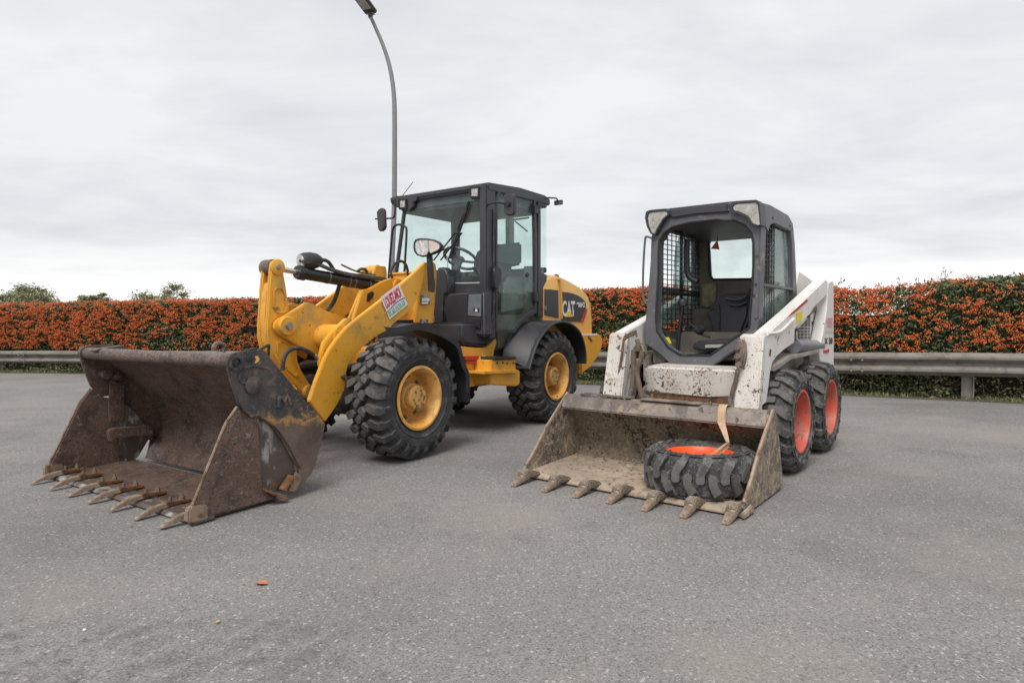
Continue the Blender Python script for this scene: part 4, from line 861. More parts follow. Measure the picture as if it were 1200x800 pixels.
# --- steps and rear frame
Zs = lambda pts: Z(500,370,8,pts)
fp = L('v',.60,Zs([(335,285),(470,300),(560,298),(650,210),(658,260),(640,300),(625,395),(596,402),(594,640),(470,655),(400,668),(393,560),(350,380)])); g = G(); g.prism(fp,(0,-.05,0)); fpl = g.build('side_frame', M_yel, WL, bevel=.006)
for s in (-1,): g = G(); g.prism([V(p.x,-.60,p.z) for p in fp],(0,.05,0)); g.build('side_frame', M_yel, WL, bevel=.006)
sb = L('v',.80,Zs([(600,412),(835,404),(838,500),(872,508),(878,530),(876,630),(862,652),(840,660),(600,648)])); g = G(); g.prism(sb,(0,-.20,0)); sbx = g.build('step_box', M_yel, WL, bevel=.010)
q = L('v',.82,Zs([(640,382),(838,384),(842,405),(636,408)])); g = G(); g.prism(q,(0,-.22,0)); g.build('step_tread', M_blk, sbx, bevel=.004)
q = L('v',.83,Zs([(540,520),(845,505),(845,535),(540,548)])); g = G(); g.prism(q,(0,-.22,0)); g.build('step_tread', M_yel, sbx, bevel=.004)
for px in ((660,440),(755,445),(715,438),(812,442)):
    c = L('v',.802,Zs([px]))[0]; g = G(); g.cyl(c-V(0,.004,0),c+V(0,.003,0),.010,n=10); g.build('step_hole', M_cylb, sbx, bevel=0)
for a in (((350,378),(492,376),(490,420),(362,415)),((366,425),(470,425),(468,448),(372,445))):
    q = L('v',.64,Zs(a)); g = G(); g.prism(q,(0,-.06,0)); g.build('red_lamp', M_red, fpl, bevel=.004)
q = L('v',.606,Zs([(440,515),(490,510),(492,590),(440,596)])); g = G(); g.prism(q,(0,.003,0)); g.build('yellow_sticker', M_syel, fpl, bevel=0)
q = L('v',.64,Zs([(500,380),(502,640)])); g = G(); g.bar(q[0],q[1],.03,.03); g.build('frame_rib', M_yel, fpl, bevel=.003)
q = L('v',.61,Zs([(515,375),(540,372),(535,430),(512,432)])); g = G(); g.prism(q,(0,.02,0)); g.build('plate_bracket', M_swht, fpl, bevel=.003)
g = G(); g.box((-1.6,0,.66),(1.3,1.0,.38)); g.box((-2.6,0,.62),(1.1,.9,.34)); builds(g,'rear_frame', M_side, WL, bevel=.02)
g = G(); g.box((-1.2,0,.45),(1.5,.35,.12)); g.build('drive_guard', M_side, WL, bevel=.01)
# --- hood
Zo = lambda pts: Z(630,300,10,pts)
hw = .66
top = L('v',hw,Zo([(70,380),(110,330),(150,290),(200,270),(240,268),(300,290),(360,318),(420,352),(480,388),(530,425),(570,465),(595,505),(612,550),(625,620),(632,720),(634,830),(634,1000)]))
bot = L('v',hw,Zo([(60,1000)]))
g = G(); secs = []
prof = [V(p.x,0,p.z) for p in top]
nS = 9; vs = []
for i, p in enumerate(prof):
    for k in range(nS+1):
        a = -math.pi/2+math.pi*k/nS; v = math.copysign(abs(math.sin(a))**.28, math.sin(a))*hw; drop = (1-abs(math.cos(a))**.5)*.10
        vs.append(V(p.x+ (.0), v, p.z-drop*.0+.055*math.cos(a)**.6 if abs(math.cos(a)) > 1e-6 else p.z))
q = nS+1; f = [(i*q+k,(i+1)*q+k,(i+1)*q+k+1,i*q+k+1) for i in range(len(prof)-1) for k in range(nS)]
b0i = len(vs); 
for i, p in enumerate(prof): vs += [V(p.x,-hw,.92),V(p.x,hw,.92)]
for i in range(len(prof)-1): f += [(b0i+2*i,b0i+2*i+2,(i+1)*q,i*q),(i*q+nS,(i+1)*q+nS,b0i+2*i+3,b0i+2*i+1)]
f.append(tuple([k for k in range(q)]+[b0i+1,b0i])); e_ = len(prof)-1; f.append(tuple([e_*q+k for k in range(q)]+[b0i+2*e_+1,b0i+2*e_]))
g.add(vs,f); hood = g.build('hood', M_hood, WL, bevel=0, ang=40)
q = L('v',hw+.001,Zo([(78,388),(150,392),(236,402),(240,725),(160,708),(78,690)])); g = G(); g.prism(q,(0,.010,0)); g.build('vent_panel', M_frm, hood, bevel=.003)
q = L('v',hw+.001,Zo([(268,418),(340,424),(400,436),(460,458),(510,488),(548,528),(560,560),(558,610),(512,768),(280,768),(276,740)])); g = G(); g.prism(q,(0,.010,0)); cp_ = g.build('engine_panel', M_frm, hood, bevel=.003)
q = L('v',hw+.012,Zo([(560,615),(578,615),(578,650),(532,775),(506,775)])); g = G(); g.prism(q,(0,.003,0)); g.build('red_stripe', M_red, cp_, bevel=0)
q = L('v',hw+.004,Zo([(232,275),(252,300),(256,380),(266,500),(268,735)])); g = G(); g.sheet([p for p in q],(0,.016,0),.028); g.build('hood_rib', M_yel, hood, bevel=.004)
q = L('v',hw+.0015,Zo([(268,415),(400,432)]))
yv = hw+.0125
def ontext(s, p_bl, p_br, p_tl, name, m_, par, **k):
    a,b,c = L('v',yv,[p_bl])[0], L('v',yv,[p_br])[0], L('v',yv,[p_tl])[0]; return text(s,name,m_,par,a,(b-a),(c-a),(b-a).length,(c-a).length,.002)
ontext('CAT', Zo([(290,708)])[0], Zo([(440,706)])[0], Zo([(286,522)])[0], 'brand_lettering', M_swht, cp_)
ontext('906H2', Zo([(458,603)])[0], Zo([(552,600)])[0], Zo([(456,540)])[0], 'model_lettering', M_swht, cp_)
q = L('v',yv+.004,Zo([(328,712),(412,710),(370,632)])); g = G(); g.prism(q,(0,.002,0)); g.build('brand_triangle', mat('logo_yellow',(.85,.55,.03),.4,bump=None), cp_, bevel=0)
c = L('v',hw+.012,Zo([(90,610)]))[0]; g = G(); g.lathe([(0,.022),(.008,.022),(.008,.012),(.0,.012)],c,(0,1,0),14); g.build('panel_latch', M_bolt, hood, bevel=0)
g = G(); c = L('v',.3,[(652,326)])[0]; g.cyl(c-V(0,0,.05),c+V(0,0,.01),.02,n=10); g.lathe([(0,.028),(.02,.036),(.045,.026),(.055,.0001)],c,(0,0,1),14); g.build('fuel_cap', M_side, hood, bevel=0)
q = L('v',.5,Zo([(110,240),(150,225),(210,262),(150,275),(120,268)])); g = G(); g.prism(q,(0,-.3,0)); g.build('hood_step', M_hood, hood, bevel=.01)
# counterweight
cwp = L('v',.80,Z(650,320,5.333,[(165,380),(285,378),(300,400),(304,430),(292,480),(262,540),(225,590),(185,620),(165,635)]))
g = G(); g.prism([V(p.x,.80,p.z) for p in cwp],(0,-1.60,0)); cw = g.build('counterweight', M_yel, WL, bevel=.02)
q = L('v',.80,Z(650,320,5.333,[(208,395),(232,425)])); g = G(); g.bar(q[0],q[1],.02,.03); g.build('tie_ring', M_rust, cw, bevel=.004)
q = L('v',.802,Z(650,320,5.333,[(168,380),(262,378),(262,388),(168,390)])); g = G(); g.prism(q,(0,.002,0)); g.build('edge_label', M_swht, cw, bevel=0)

# --- cab of the loader
cab = G()
CV = .655
def Ls(pts): return L('v',CV,pts)
# roof
rt_ = [V(-1.22,-.665,2.40),V(-1.20,-.665,2.44),V(-1.24,-.665,2.462),V(-2.28,-.665,2.492),V(-2.40,-.62,2.47),V(-2.42,-.62,2.36)]
g = G(); P0 = [V(-1.24,0,2.365),V(-1.215,0,2.42),V(-1.235,0,2.446),V(-1.8,0,2.485),V(-2.30,0,2.482),V(-2.40,0,2.455),V(-2.41,0,2.385)]
g.prism([V(p.x,-.66,p.z) for p in P0],(0,1.32,0)); roof = g.build('roof', M_frm, WL, bevel=.012, seg=3)
g = G(); g.box((-1.80,0,2.32),(1.02,1.16,.10)); g.build('headliner', mat('headliner_grey',(.16,.165,.17),.8,bump=None), roof, bevel=.03)
# near front post
q = L('v',CV,[(570.2,219),(581,219),(581.5,250),(580.5,330),(581,398),(571.5,399),(570.2,330)]); g = G(); g.prism(q,(0,-.09,0)); cabf = g.build('cab', M_frm, WL, bevel=.010)
tag(cabf, 'dark grey glazed operator cab')
# far front post (slender, sloping outward) 
pf = L('u',-1.25,[(475,240),(466.5,304),(463,330),(462,345)]); g = G(); g.tube(pf,.022,10); g.build('front_post', M_frm, cabf, bevel=0)
# windscreen
ws = [(477,238),(566.5,223),(567,327),(564,331.5),(531,331.5),(526,328),(523,318),(465,325),(469.5,290)]
q = L('u',-1.25,ws); g = G(); g.prism(q,(-.006,0,0)); g.build('windscreen', M_gls, cabf, bevel=0)
q2 = L('u',-1.248,[(524,300),(525,324),(529,330.5),(535,332),(563,331.5),(567,328),(567.5,300)]); g = G(); g.tube(q2,.007,6); g.build('windscreen_seal', mat('pale_seal',(.45,.47,.47),.6,bump=None), cabf, bevel=0)
# cowl under the windscreen and the lower front panels
q = L('u',-1.235,[(520,316),(524,326),(529,332),(570,332.5),(570,350),(520,352)]); g = G(); g.prism(q,(-.03,0,0)); g.build('cowl', M_frm, cabf, bevel=.004)
q = L('u',-1.12,Zc([(395,150),(405,125),(425,108),(470,104),(492,118),(512,165),(522,220),(520,350),(492,365),(480,640),(380,650)])); g = G(); g.prism(q,(-.12,0,0)); g.build('cowl_side', M_frm, cabf, bevel=.02, seg=3)
q = L('u',-1.10,Zc([(490,368),(520,350),(600,338),(700,330),(858,330),(862,760),(800,752),(690,715),(520,700),(495,640),(480,520)])); g = G(); g.prism(q,(-.14,0,0)); lpn = g.build('lower_panel', M_frm, cabf, bevel=.025, seg=3)
q = L('u',-1.092,Zc([(706,350),(838,345),(826,684),(690,655)])); g = G(); g.prism(q,(-.012,0,0)); g.build('window_surround', M_cylb, lpn, bevel=.004)
q = L('u',-1.086,Zc([(714,358),(832,353),(828,566),(704,558)])); g = G(); g.prism(q,(-.004,0,0)); g.build('foot_window', M_sgry if False else mat('foot_window_glass',(.12,.15,.16),.12,var=[((.17,.20,.21),8,.5,.2)],bump=None), lpn, bevel=0)
q = L('u',-1.086,Zc([(703,572),(826,580),(818,676),(695,650)])); g = G(); g.prism(q,(-.004,0,0)); g.build('grille', M_side, lpn, bevel=0)
g = G()
for i in range(6):
    a = 585+i*14; q = L('u',-1.084,Zc([(704,a),(820,a+9)])); g.bar(q[0],q[1],.006,.008)
tag(g.build('grille_slat', M_blk, lpn, bevel=0), kind='stuff')
q = L('u',-1.083,Zc([(758,488),(812,488),(812,524),(758,524)])); g = G(); g.prism(q,(-.003,0,0)); sg = g.build('warning_sign', M_sblk, lpn, bevel=0)
q = L('u',-1.081,Zc([(770,520),(778,495),(790,495),(798,520)])); g = G(); g.prism(q,(-.001,0,0)); g.build('warning_mark', M_swht, sg, bevel=0)
# cab tub
tub = L('v',.60,Zs([(330,195),(345,265),(420,280),(540,288),(590,290),(630,262),(642,200),(642,120),(560,60),(330,60)])); g = G(); g.prism(tub,(0,-1.15,0)); g.build('cab_tub', M_frm, cabf, bevel=.03, seg=3)
g = G(); q = L('v',.66,Zs([(600,30),(600,60),(604,120),(602,215)])); g.cyl(q[0],q[1],.03,n=12); g.cyl(q[1],q[3],.045,n=16); g.build('hose_sleeve', M_hose, cabf, bevel=.006)
g = G(); q = L('v',.665,[(579,245),(578.5,300),(579.5,345),(577,372)]); g.tube(q,.012,8,4); g.build('door_gas_strut', M_hose, cabf, bevel=0)
# door
dout = [(581.5,232),(583.5,225),(588,220.5),(628.5,231),(630,300),(629.5,366),(619,372),(611,379),(604,390),(581,389)]
din  = [(583.5,234),(585,228),(589.5,224.5),(625.8,233.5),(626.8,300),(626.5,363),(617,369),(608.5,377),(602.5,386),(583.2,385.5)]
g = G(); g.ring(L('v',CV+.004,dout),L('v',CV+.004,din),(0,-.035,0)); door = g.build('door', M_frm, WL, bevel=.004)
g = G(); g.prism(L('v',CV-.01,din),(0,-.006,0)); g.build('door_glass', M_glt, door, bevel=0)
Zd = lambda pts: Z(560,300,8,pts)
q = L('v',CV+.05,Zd([(156,120),(172,95),(210,100),(228,130),(225,220),(205,300),(180,318),(158,300)])); g = G(); g.prism(q,(0,-.05,0)); hn = g.build('door_handle', M_cylb, door, bevel=.012, seg=3)
q = L('v',CV+.052,Zd([(185,150),(210,150),(208,250),(186,280)])); g = G(); g.prism(q,(0,.006,0)); g.build('handle_grip', M_frm, hn, bevel=.004) if False else None
q = L('v',CV-.02,Zd([(435,95),(530,92),(535,180),(500,212),(470,215),(440,180)])); g = G(); g.prism(q,(0,-.008,0)); lk_ = g.build('lock_plate', mat('lock_plate_grey',(.16,.17,.18),.5,bump=None), door, bevel=.003)
q = L('v',CV+.0,Zd([(472,155),(488,175),(472,198),(456,175)])); g = G(); g.prism(q,(0,-.02,0)); g.build('keyhole', M_cylb, door, bevel=0)
for yy in ((240.5,250),(342,353)):
    q = L('v',CV+.03,[(626.5,yy[0]),(633,yy[0]),(633,yy[1]),(626.5,yy[1])]); g = G(); g.prism(q,(0,-.04,0)); g.build('door_hinge', M_cylb, door, bevel=.005)
# posts behind the door, rear quarter glass, rear frame
q = L('v',CV,[(630.5,231),(634,232),(634,371),(630.5,371)]); g = G(); g.prism(q,(0,-.06,0)); g.build('door_post', M_frm, cabf, bevel=.006)
q = L('v',CV-.02,[(634,235),(640.6,236),(640.6,322),(634,322)]); g = G(); g.prism(q,(0,-.006,0)); g.build('quarter_glass', M_gls, cabf, bevel=0)
q = L('v',CV,[(633.5,321),(641,321.5),(641,328),(637,337),(636.5,371),(633.5,371)]); g = G(); g.prism(q,(0,-.05,0)); g.build('rear_corner_panel', M_frm, cabf, bevel=.006)
ur = q[1].x
# bars on the hidden side, mirrored where the glass lets them be seen
g = G(); g.bar((-2.28,-.63,.95),(-2.28,-.63,2.40),.07,.05,(1,0,0)); g.bar((-1.27,-.63,1.55),(-2.4,-.63,1.55),.04,.05); g.bar((-1.27,-.63,2.38),(-2.4,-.63,2.40),.05,.07); builds(g,'far_side_frame', M_frm, cabf, bevel=.006)
g = G(); g.add([(-1.27,-.635,1.57),(-2.25,-.635,1.57),(-2.25,-.635,2.36),(-1.27,-.635,2.36)],[(0,1,2,3)]); g.build('far_side_glass', M_gls, cabf, bevel=0)
g = G(); g.box((-1.78,-.63,1.24),(1.06,.04,.62)); g.build('far_side_panel', M_frm, cabf, bevel=.01)
g = G(); g.bar((ur,-.64,1.66),(ur,.64,1.66),.05,.06); g.bar((ur,-.64,2.38),(ur,.64,2.38),.05,.06); g.bar((ur,-.62,1.4),(ur,-.62,2.42),.05,.05,(1,0,0)); builds(g,'rear_frame_bar', M_frm, cabf, bevel=.008)
g = G(); g.add([(ur,-.6,1.66),(ur,.63,1.66),(ur,.63,2.36),(ur,-.6,2.36)],[(0,1,2,3)]); g.build('rear_window', M_gls, cabf, bevel=0)
g = G(); g.box((-2.22,0,1.22),(.06,1.26,.80)); g.build('rear_trim', mat('rear_trim_grey',(.17,.19,.19),.8,bump=None), cabf, bevel=.02); g = G(); g.box((ur+.03,0,1.28),(.05,1.26,.76)); g.build('rear_bulkhead', M_int, cabf, bevel=.01)
g = G(); q = L('v',CV-.03,[(637,225),(637.6,232),(641,236)]); g.box((ur+.06,.60,2.40),(.16,.10,.10)); g.build('roof_corner', M_frm, roof, bevel=.01)
# interior
g = G(); g.box((-1.95,0,.98),(.9,1.1,.36)); g.build('cab_floor', M_int, cabf, bevel=.02)
seat = G(); seat.box((-1.88,.05,1.30),(.48,.50,.13)); seat.box((-1.88,.05,1.15),(.38,.40,.20)); seat = seat.build('seat', M_seat, WL, bevel=.04, seg=3)
g = G(); q = [V(-2.13,-.20,1.34),V(-2.17,-.19,1.80),V(-2.17,-.13,1.92),V(-2.17,.0,1.96),V(-2.17,.20,1.96),V(-2.17,.29,1.90),V(-2.17,.31,1.80),V(-2.13,.32,1.34)]; g.prism(q,(.10,0,0)); g.build('backrest', M_seat, seat, bevel=.03, seg=3)
g = G(); g.box((-1.9,.42,1.40),(.45,.12,.16)); g.box((-1.9,-.34,1.38),(.5,.14,.18)); builds(g,'armrest', M_seat, seat, bevel=.03, seg=3)
st = L('u',-1.52,[(540,303)])[0]; g = G()
sn = V(-.55,0,.83).normalized(); sx = V(0,1,0); sy = sn.cross(sx); g.tube([st+(sx*math.cos(a)+sy*math.sin(a))*.185 for a in [i*math.pi/14 for i in range(29)]],.016,8)
for a in (.5,2.6,4.7): g.tube([st-sn*.03, st+(sx*math.cos(a)+sy*math.sin(a))*.18],.013,6)
sw = g.build('steering_wheel', M_cylb, WL, bevel=0)
g = G(); g.tube([st-sn*.02,st-sn*.5],.035,10); g.lathe([(-.03,.05),(.01,.045)],st,sn,16); g.box(st-sn*.35+V(.08,0,0),(.2,.3,.3)); g.build('steering_column', M_blk, sw, bevel=.01)
g = G(); q = L('v',.45,Z(540,205,8,[(380,650),(580,628),(580,840),(500,860),(400,850),(330,820)])); g.prism(q,(0,-.05,0)); g.build('side_console', mat('console_grey',(.14,.15,.155),.7,bump=None), cabf, bevel=.03, seg=3)
# inner trim panel seen low in the door glass
q = L('v',.52,Zd([(235,330),(250,240),(290,190),(420,180),(430,330),(432,500),(230,535)])); g = G(); g.prism(q,(0,-.03,0)); g.build('inner_trim', mat('trim_grey',(.22,.24,.24),.7,bump=None), cabf, bevel=.02)
# wipers
Zw = lambda pts: Z(430,205,8,pts)
g = G()
for a in (((955,245),(845,520)),((830,540),(625,800)),((845,545),(760,800)),((880,555),(690,800))): 
    q = L('u',-1.225,Zw(a)); g.tube(q,.008,6)
q = L('u',-1.23,[(549.5,236),(541.5,262),(533,285),(527,303)]); g.tube(q,.015,6); q = L('u',-1.22,Zw([(815,545),(890,548)])); g.tube(q,.010,6)
g.build('wiper', M_cylb, cabf, bevel=0)
# roof lights
for (a, b_, cy) in (((551,561,220.5,231.5),-1.20,0),((467.5,475.5,234.5,244.5),-1.20,1)):
    q = L('u',b_,[(a[0]-1.5,a[2]-1.5),(a[1]+1,a[2]-2),(a[1]+1.2,a[3]+.5),(a[0]-1,a[3]+1)]); g = G(); g.prism(q,(-.07,0,0)); wl = g.build('work_light', M_cylb, roof, bevel=.008)
    q = L('u',b_+.002,[(a[0]+1.4,a[2]+1),(a[1]-1.4,a[2]+.6),(a[1]-1.4,a[3]-2),(a[0]+1.4,a[3]-1.6)]); g = G(); g.prism(q,(-.003,0,0)); g.build('lens', M_wl, wl, bevel=0)
q = L('u',-1.215,Zw([(262,215),(270,195),(475,205),(460,245),(430,255),(440,285),(395,335),(345,330),(262,290)])); g = G(); g.prism(q,(-.05,0,0)); g.build('roof_bracket', M_frm, roof, bevel=.006)
q = L('u',-1.215,[(554,219),(569.5,214.5),(570.5,240),(566,238),(561,222)]); g = G(); g.prism(q,(-.05,0,0)); g.build('roof_bracket', M_frm, roof, bevel=.004)
g = G(); q = L('u',-1.23,[(555,230),(566,231),(566,236),(563,237),(556,236)]); g.prism(q,(-.02,0,0)); g.build('inner_mirror', mat('green_tint',(.03,.06,.05),.2,bump=None), roof, bevel=.005)
g = G(); q = L('u',-1.25,[(472,229),(484,213.5)]); g.tube(q,.004,5); g.build('aerial', M_side, roof, bevel=0)
# mirrors
q = L('u',-1.10,[(589.8,228),(592,225.8),(600,226.3),(602.5,229),(603,249),(600.5,252.5),(592.5,252.5),(590,249.5)]); g = G(); g.prism(q,(-.045,0,0)); mr_ = g.build('wing_mirror', M_mir, WL, bevel=.012, seg=3)
cm = sum(q,Vector())/8; g = G(); g.tube([L('v',CV,[(570.5,241)])[0],L('u',-1.12,[(574,238.5)])[0],L('u',-1.09,[(582,237)])[0],cm+V(.012,0,.0)],.011,6,3); g.cyl(cm,cm+V(.025,0,0),.022,n=10); g.build('mirror_arm', M_cylb, mr_, bevel=0)
q = L('u',-1.15,[(440.6,248),(444,244),(448.5,243.5),(450,247),(450.8,266),(448.5,270.5),(443.5,271),(442,267)]); g = G(); g.prism(q,(-.045,0,0)); mr_ = g.build('wing_mirror', M_mir, WL, bevel=.012, seg=3)
g = G(); g.tube(L('u',-1.17,[(440,256.5),(452,256),(460,255.5),(462.5,252),(463,243),(463,233)]),.010,6,3); g.build('mirror_arm', M_cylb, mr_, bevel=0)
g = G(); g.tube([L('v',CV-.05,[(637,232)])[0],L('v',.75,[(648,232)])[0],L('v',.80,[(652.5,233)])[0],L('v',.80,[(654,237)])[0]],.010,6,3); c = L('v',.80,[(654.5,237.5)])[0]; g.box(c,(.03,.10,.05)); g.build('rear_work_light', M_side, roof, bevel=.004)
# hand rail on far side
g = G(); g.tube(L('u',-1.0,[(455,330),(457,304),(459.5,275),(461,267),(465,263.5),(470,263.5),(475,266),(476.5,271),(475,300),(473.5,325)]),.012,8,3); g.build('hand_rail', M_cylb, cabf, bevel=0)
# wires/frames seen behind rear glass
g = G(); q = L('u',ur-.03,Z(540,205,8,[(500,420),(640,400)])); g.tube(q,.012,6); q = L('u',ur-.03,Z(540,205,8,[(510,435),(625,530)])); g.tube(q,.010,6); q = L('u',ur-.01,Z(540,205,8,[(460,400),(460,650)])); g.bar(q[0],q[1],.05,.11,(1,0,0)); g.build('rear_brace', mat('brace_grey',(.25,.28,.29),.6,bump=None), cabf, bevel=.003)

# ================================================================== SKID STEER
o_, fw_, lf_ = frame('B'); SS = empty('skid_steer_loader', o_, math.atan2(fw_.y, fw_.x))
tag(SS, 'white skid steer loader with dark grey open cab, mesh side windows and orange wheel rims', 'skid steer')
def B(pl, val, pts): return un('B', pl, val, pts)
RB = .3717
g = G(); g.lathe([(.105,.232),(.118,.232),(.122,.224),(.118,.214),(.085,.206),(.03,.200),(.0,.196),(-.03,.190),(-.045,.170),(-.04,.09),(-.03,.06),(-.03,.0001)],(0,0,0),(0,1,0),48); g.f = g.f[:-2]
g.lathe([(-.118,.232),(-.10,.205),(-.06,.195),(-.06,.0001)],(0,0,0),(0,1,0),40); g.f = g.f[:-2]
rimS = g.build('wheel', M_ora, SS, bevel=0, ang=50)
tyS = tyre(RB, .262, .226, lugs_skid, .026, .010, mat_=M_rub2).build('tyre', M_rubS, rimS, bevel=0, ang=28)
g = G()
for i in range(8):
    a = i*math.pi/4; g.lathe([(-.035,.014),(-.015,.013)],(.12*math.cos(a),0,.12*math.sin(a)),(0,1,0),6)
g.lathe([(-.03,.065),(-.005,.06),(-.0,.045),(.0,.0001)],(0,0,0),(0,1,0),20); g.f = g.f[:-1]
g.cyl((.13,.0,.13),(.15,.055,.15),.008,n=6)
hbS = g.build('hub', M_ora, rimS, bevel=0)
rimS.matrix_local = yaxis_place(0,.636,RB,1,.2)
for (u,v,s,sp_) in ((-.9,.636,1,1.3),(0,-.636,-1,.6),(-.9,-.636,-1,.1)):
    r = inst(rimS, SS, yaxis_place(u,v,RB,s,sp_)); inst(tyS, r); inst(hbS, r)
# lower body
g = G(); g.prism([V(.28,-.43,.22),V(.30,-.43,.50),V(.05,-.43,.62),V(-1.35,-.43,.66),V(-1.45,-.43,.30),V(-1.2,-.43,.20)],(0,.86,0)); body = g.build('chassis', M_body, SS, bevel=.012)
# fender shelf over the wheels
for s in (1,-1):
    g = G(); g.prism([V(.20,s*.46,.78),V(-.2,s*.46,.83),V(-1.1,s*.46,.84),V(-1.1,s*.46,.81),V(-.2,s*.46,.80),V(.20,s*.46,.74)],(0,s*.16,0)); g.build('wheel_arch', M_body, SS, bevel=.005)
    g = G(); g.prism([V(.10,s*.44,.60),V(.10,s*.44,.80),V(-1.45,s*.44,.95),V(-1.45,s*.44,.60)],(0,s*.02,0)); g.build('chaincase_side', M_body, SS, bevel=.005)
# front panel
ZN = lambda pts: Z(690,350,5.333,pts)
q = B('u',.30,ZN([(335,450),(350,425),(400,412),(470,420),(930,440),(925,500),(905,575),(890,622),(740,628),(560,610),(350,588),(345,520)])); g = G(); g.prism(q,(-.30,0,0)); fpn = g.build('front_panel', M_wht2, SS, bevel=.02, seg=3)
q = B('u',.29,ZN([(375,590),(890,625),(885,670),(600,660),(380,640)])); g = G(); g.prism(q,(-.2,0,0)); g.build('front_crossmember', M_rust, SS, bevel=.006)
for a in ((385,600),(750,625),(600,640)):
    q = B('u',.33,ZN([(a[0],a[1]-5),(a[0]+10,a[1]-5),(a[0]+12,a[1]+45),(a[0],a[1]+45)])); g = G(); g.prism(q,(-.03,0,0)); g.build('coupler_lug', M_mud, SS, bevel=.003)
q = B('u',.28,ZN([(590,632),(650,634),(650,655),(590,652)])); g = G(); g.prism(q,(.02,0,0)); g.build('latch_plate', M_cylb, SS, bevel=.002)
# black solids put in place of the shaded gap under the cab
g = G(); g.prism([V(-.02,-.43,.62),V(-.02,-.43,.70),V(-.9,-.43,.70),V(-.9,-.43,.62)],(0,.86,0)); g.prism([V(-.07,-.43,.70),V(-.07,.43,.70),V(-.07,.43,1.02),V(-.07,.35,1.0),V(-.07,.28,.80),V(-.07,.2,.75),V(-.07,-.2,.75),V(-.07,-.28,.8),V(-.07,-.35,1.0),V(-.07,-.43,1.02)],(-.02,0,0)); builds(g,'cab_gap_fill', M_cylb, SS, bevel=.01)
# cab (ROPS)
Z5 = lambda pts: Z(740,220,4,pts); ZK = lambda pts: Z(745,320,6.667,pts)
CB = .455
oute = Z5([(80,120),(90,110),(160,98),(300,82),(460,64),(520,60),(580,58),(598,70),(606,130),(604,300),(600,500),(596,660)])+[(885.5,398),(856,414),(832,431),(789,430),(772,414),(756,403),(755,388),(759,345),(762,305),(764,278)]
# opening outline, listed in step with the outer one
inne = Z5([(130,250),(150,215),(190,185),(270,165),(400,150),(480,155),(530,175),(562,215),(572,260),(572,350),(566,480),(556,600)])+[(878,384),(858,398),(832,416.5),(797,416),(783,407),(770,388),(768.5,372),(770,345),(771.5,320),(771.5,298)]
qo = B('u',.055,oute); qi = B('u',.055,inne); g = G(); g.ring(qo,qi,(-.10,0,0)); ro_ = g.build('cab', M_bobm, SS, bevel=.008); g = G(); g.tube([p+V(-.004,0,0) for p in qi]+[qi[0]+V(-.004,0,0)],.011,6); g.build('opening_seal', M_cylb, ro_, bevel=0)
tag(ro_, 'dark grey open-fronted operator cab')
# sides: roof band, posts and lower rail per side
sd_out = B('v',CB,[(888,236.5),(905,238),(926,259),(930.5,270),(932,300),(934,355),(893,383),(889,385)])
def side(s):
    cb = CB if s > 0 else .425
    def S(pts): return [V(p.x,s*cb,p.z) for p in B('v',CB,pts)]
    vec = (0,-s*.045,0)
    out_ = [(889.3,237),(905,243.5),(922,253.5),(928.3,263),(931,285),(933,320),(934,352),(912,368),(889,386)]
    in_ = [(901.5,270),(904,263.5),(907,262),(926,271),(927.8,285),(929,320),(929.3,349),(912,361.5),(889+.8,384)]
    # roof band
    g = G(); g.prism(S([(889.5,236.5),(903,240),(924,252),(929.5,262),(929.5,272),(926.5,271),(907,261.5),(903,263.5),(900.5,272),(896.5,265),(894,252)]),vec); b_ = g.build('roof_side', M_bob, ro_, bevel=.006)
    g = G(); g.prism(S([(894,262),(898,270),(895.6,330),(892.3,384),(889,386),(889.5,320),(891,265)]),vec); g.build('side_post', M_bob, ro_, bevel=.004)
    g = G(); g.prism(S([(926.5,271),(929.5,264),(931.5,285),(933,320),(934.5,352),(929.8,356),(929,320),(928,285)]),vec); g.build('rear_post', M_bob, ro_, bevel=.004)
    g = G(); g.prism(S([(894.5,331.5),(929.5,337.5),(929.6,340),(894.3,335)]),vec); g.build('window_bar', M_bob, ro_, bevel=.002)
    return S
S1 = side(1)
CB0 = CB
